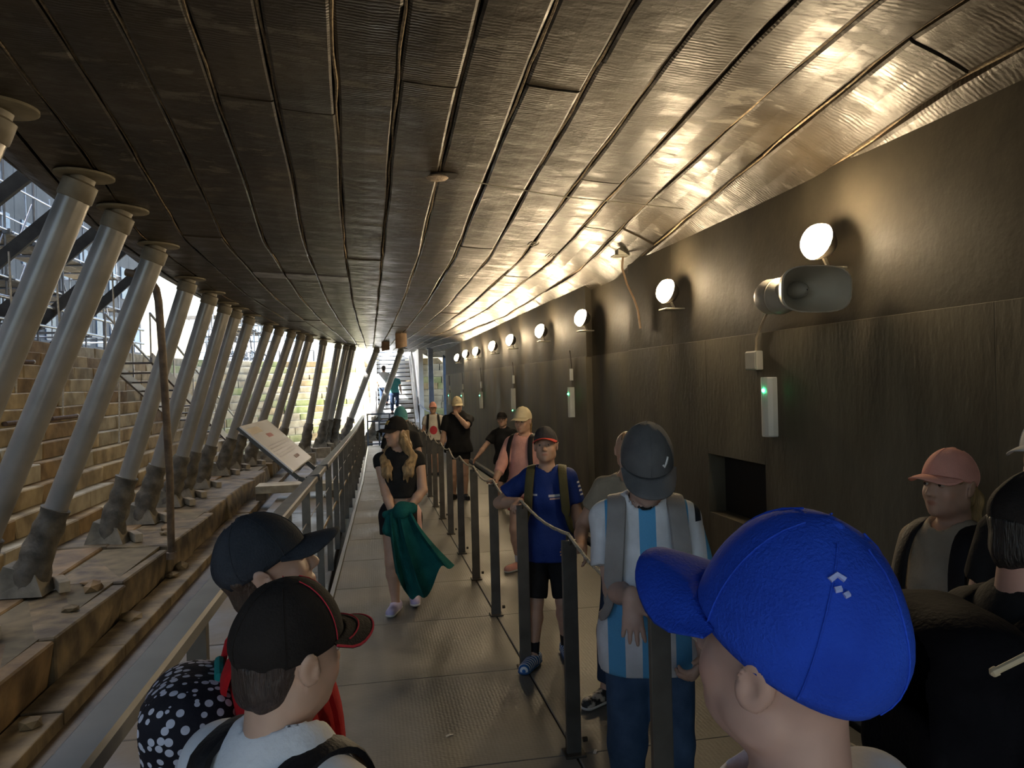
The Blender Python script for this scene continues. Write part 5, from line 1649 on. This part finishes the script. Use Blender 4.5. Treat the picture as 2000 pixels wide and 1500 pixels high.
tag(jk, 'dark teal fleece jacket hanging from the hands of the girl', 'jacket')

# E: boy in teal cap behind her
person(at(.345, 9.0), D2(178), 1.45, 'person in pale teal cap hidden behind the girl', vox=.009, shirt=C_blackt, bottoms=C_blackt, bottom_len=.9, shoes=(C_black2, C_sole), hair=hair_short, haircol=(.1, .07, .05), cap=dict(m=C_tealcap, crown_h=.125, tilt=-.12))
# F: white T-shirt with a red disc
Fp = person(at(1.24, 15.5), D2(176), 1.43, 'boy in pink cap and white shirt with red disc', vox=.010,
            shirt=print_mat('white_tee_red_disc', (.55, .52, .46), [('circle', 0.0, .93, .075, .085, (.55, .06, .08), 1)]), bottoms=cloth('grey_shorts', (.10, .10, .10)), bottom_len=.8, shoes=(C_black2, C_sole), hair=hair_short, haircol=(.12, .08, .05), cap=dict(m=C_pinkcap))
backpack(Fp, 'dark backpack of the boy with the red disc shirt', C_black2, size=(.12, .05, .18))
# G: black shirt and shorts, cream cap, hand at the face
person(at(1.345, 12.0), D2(170), 1.545, 'woman in cream cap and black shirt holding her hand to her face', vox=.0095, head=(.10, -.12, .05), build=1.08,
       shirt=C_blackt, sleeve=.7, hem=-.03, loose=1.6, bottoms=C_blackt, bottom_len=.42, shoes=(C_black2, C_soled), hair=hair_short, haircol=(.2, .12, .06),
       arms={-1: dict(to=(-.0, .115, .855), pole=(-.9, .3, -1), hd=(.35, -.2, .9), hn=(.2, -1, .1), ht=(1, 0, .2), curl=.45), 1: dict(to=(.18, .05, .47))},
       cap=dict(m=C_cream, tilt=.0, logo=[[(1.4, .45), (1.5, .6), (1.7, .45)]], logo_m=C_black2))
# H: boy in dark clothes against the wall
person(at(1.88, 10.8), D2(150), 1.32, 'boy in black shirt by the right wall with arm stretched out', vox=.0095, side=.05, head=(.1, 0, .1),
       shirt=C_blackt, sleeve=.6, hem=-.02, loose=1.2, bottoms=C_blackt, bottom_len=.9, shoes=(C_black2, C_soled), hair=hair_short, haircol=(.03, .025, .02),
       arms={1: dict(to=(.30, .14, .54), pole=(.5, -1, -.4), hd=(.6, .3, -.9))}, cap=dict(m=C_blackcap, brim_len=.045))
# I: pink shirt, cream cap, black backpack
fI, lI = D2(140), at(1.40, 7.0)
Ip = person(lI, fI, 1.46, 'woman in cream cap and pink shirt with backpack, right lane', vox=.0095, head=(.05, -.12, 0),
            shirt=C_pink, sleeve=1.45, hem=-.02, loose=1.3, bottoms=cloth('coral_shorts', (.45, .10, .08)), bottom_len=.5, shoes=(C_pink, C_sole), sock=C_white, hair=hair_pony, haircol=(.28, .19, .09),
            arms={1: dict(to=(.10, .24, .56), pole=(.6, -.6, -1), hd=(.2, .8, .5), hn=(-.4, -.3, -.8), ht=(-.6, .2, .5), curl=.7), -1: dict(to=(-.15, .08, .48))},
            cap=dict(m=C_cream, brim_len=.090, crown_h=.108))
backpack(Ip, 'black backpack on the woman in pink', C_black2, size=(.14, .07, .20))
# J: boy in blue team shirt with his hand on the rope
fJ, lJ = D2(163), at(1.075, 4.68)
SJ = print_mat('blue_team_shirt', (.010, .030, .17), [('rect', -.055, 1.03, .042, .007, (.62, .62, .66), 1), ('rect', -.050, 1.012, .030, .005, (.5, .35, .36), 1), ('rect', .075, 1.035, .018, .006, (.6, .6, .66), 1),
                                          ('rect', -.215, 1.10, .03, .006, (.7, .72, .78), 0), ('rect', -.222, 1.075, .03, .006, (.7, .72, .78), 0), ('rect', -.228, 1.05, .03, .006, (.7, .72, .78), 0), ('rect', -.235, 1.025, .03, .005, (.6, .62, .7), 0)], rough=.6)
hJ = L(lJ, fJ, (.885, 4.62, -.735))
Jp = person(lJ, fJ, 1.385, 'boy in blue team shirt and dark red-trimmed cap holding the rope', vox=.006, head=(-.05, .10, .04), build=.88,
            shirt=SJ, sleeve=.66, hem=-.055, loose=1.3, bottoms=C_blackt, bottom_len=.92, sock=C_blackt, hair=hair_short, haircol=(.10, .06, .04),
            legs={1: dict(to=(.075, .10, .045), foot=(.28, 1, 0)), -1: dict(to=(-.065, -.05, .045), foot=(-.2, 1, 0))},
            shoes=(print_mat('blue_slide', (.02, .10, .30), [('bandsy', .022, 0, .35, 0, (.70, .74, .78), 0)], rough=.5), mat('blue_sole', (.02, .09, .26), rough=.6)),
            arms={1: dict(to=hJ, abs=True, pole=(1, -.6, -.5), hd=(.35, .9, -.25), hn=(0, -.1, -1), ht=(-1, .3, 0), curl=.55, spread=.3), -1: dict(to=(-.165, .0, .45), curl=.4)},
            cap=dict(m=cloth('dark_cap_twill', (.045, .042, .045)), m_brim=cloth('cap_red_trim', (.45, .05, .035)), tilt=.18, brim_len=.062))
backpack(Jp, 'olive backpack on the boy in the blue team shirt', C_olive, size=(.15, .08, .22), z=.14, strapw=.024)
# K: boy in striped football shirt looking down
fK, lK = D2(164), at(.985, 2.70)
SKm = print_mat('striped_football_shirt', (.60, .63, .68), [('stripes', .118, .030, .5, 0, (.10, .36, .66), 0), ('rect', -.185, 1.255, .012, .06, (.02, .025, .035), 0), ('rect', -.215, 1.235, .010, .06, (.02, .025, .035), 0)], rough=.6)
hK = L(lK, fK, (.842, 2.45, -.735))
Kp = person(lK, fK, 1.48, 'boy in grey cap and striped football shirt looking down', vox=.0056, head=(.06, -.60, .0), lean=.08, headk=1.12, build=.92, handscale=1.18,
            shirt=SKm, sleeve=.62, hem=-.06, loose=1.3, bottoms=C_jeans, bottom_len=1.85, shoes=(C_black2, C_sole), hair=hair_short, haircol=(.08, .06, .04), skin=(.50, .34, .28),
            arms={1: dict(to=hK, abs=True, pole=(.25, -1, -.1), hd=(.0, .22, -1), hn=(-.1, -1, -.2), ht=(-1, .3, 0), curl=.12, spread=.35), -1: dict(to=(-.125, .13, .47), hd=(.5, .5, -.5), curl=.7)},
            cap=dict(m=C_greycap, brim_len=.085, crown_h=.124, tilt=.05, fuller=1.03, logo=[[(2.02, .33), (2.07, .27), (2.17, .34), (2.30, .46)]], logo_m=C_whitem))
S = Field(); S.limb(Kp['neckb']+V3(0, .012, -.012), Kp['neckb']+V3(0, .010, .012), .070, .066, .004); S.limb(Kp['neckb']+V3(0, .012, -.05), Kp['neckb']+V3(0, .03, .06), .052, .052, .004, op='-')
put(S, 'collar', C_blackt, Kp['root'], .005)
backpack(Kp, 'grey backpack straps and pack on the boy in the striped shirt', C_greystrap, size=(.15, .075, .21), strapw=.030)
# L: someone standing behind him
person(at(1.36, 3.95), D2(150), 1.40, 'person mostly hidden behind the boy in the striped shirt', vox=.0085, head=(.2, 0, 0), shirt=C_beige, bottoms=C_darkjeans, bottom_len=1.85, hair=hair_short, haircol=(.2, .13, .08),
       shoes=(mat('patterned_trainer', (.02, .02, .02), (.5, .45, .38), rough=.6, scale=22, contrast=(.5, .6)), C_sole), legs={1: dict(to=(.10, .05, .045), foot=(.5, 1, 0))}, arms={1: dict(to=(.17, .14, .60), hd=(.8, .5, -.1))})
# M: girl with the pink cap by the right wall
Mp = person(at(1.87, 2.22), D2(98), 1.385, 'girl in pink cap with ponytail by the right wall', vox=.006, head=(.05, .06, 0), skin=(.50, .31, .22),
            shirt=C_beige, sleeve=.6, bottoms=C_darkjeans, bottom_len=1.8, shoes=(C_black2, C_sole), hair=hair_pony, haircol=(.34, .22, .09), cap=dict(m=C_pinkcap, brim_len=.070, tilt=.08))
backpack(Mp, 'dark backpack on the girl with the pink cap', C_black2, size=(.13, .06, .19), strapw=.024)
# N: person with the pale grey cap at the right picture edge
person(at(1.80, 1.74), D2(110), 1.52, 'person in pale grey cap at the right picture edge', vox=.006, shirt=C_blackt, bottoms=C_darkjeans, bottom_len=1.8, shoes=(C_black2, C_sole), hair=hair_short, haircol=(.2, .12, .07), cap=dict(m=C_palegrey))
# O: person in black with a black backpack, right foreground edge
Op = person(at(1.235, 1.27), D2(-98), 1.44, 'person in black with dark hair and black backpack, right edge', vox=.006, head=(-.1, -.2, 0), skin=(.42, .24, .19), shirt=C_blackt, sleeve=.6, loose=1.3, bottoms=C_jeans, bottom_len=1.85, shoes=(C_black2, C_soled),
            hair=hair_short, haircol=(.012, .010, .010), cap=dict(m=C_blackcap, tilt=-.05))
backpack(Op, 'bulky glossy black backpack at the right picture edge', cloth('glossy_black_nylon', (.004, .004, .006), rough=.75, spec=.04), size=(.17, .085, .21), z=.215)
ws = empty('walking_stick', (.79, .87, -.395))
MB().tube([(0, 0, 0), (.12, -.02, .055), (.50, -.05, .21)], [.0045, .0058, .006], n=8).build('shaft', mat('stick_wood', (.40, .33, .22), (.52, .44, .31), rough=.6, scale=12), ws, smooth=True)
MB().lathe([(.002, -.006), (.006, -.003), (.0065, .004)], n=8, M=axis_matrix((0, 0, 0), (.9, -.1, .4))).build('tip', mat('stick_wood', (.4, .33, .22)), ws)
tag(ws, 'thin pale wooden stick in front of the person in black', 'stick')
# two people climbing the far stairs
def stair_feet(k): return (sy+run*(k+.5), sz+rise*(k+1))
for (x, k, H, sm, wh) in ((.88, 2, 1.55, cloth('teal_tee', (.05, .20, .20)), 'person in teal shirt climbing the far stairs'), (.52, 3, 1.6, C_white, 'person in white climbing higher on the far stairs')):
    y, z = stair_feet(k)
    person((x, y, z), D2(-3), H, wh, vox=.013, shirt=sm, bottoms=C_darkjeans, bottom_len=1.8, shoes=(C_black2, C_soled), hair=hair_short, haircol=(.03, .02, .02), eyes=False, lean=.12,
           legs={1: dict(to=(.055, .10, .14)), -1: dict(to=(-.055, -.02, .045))})
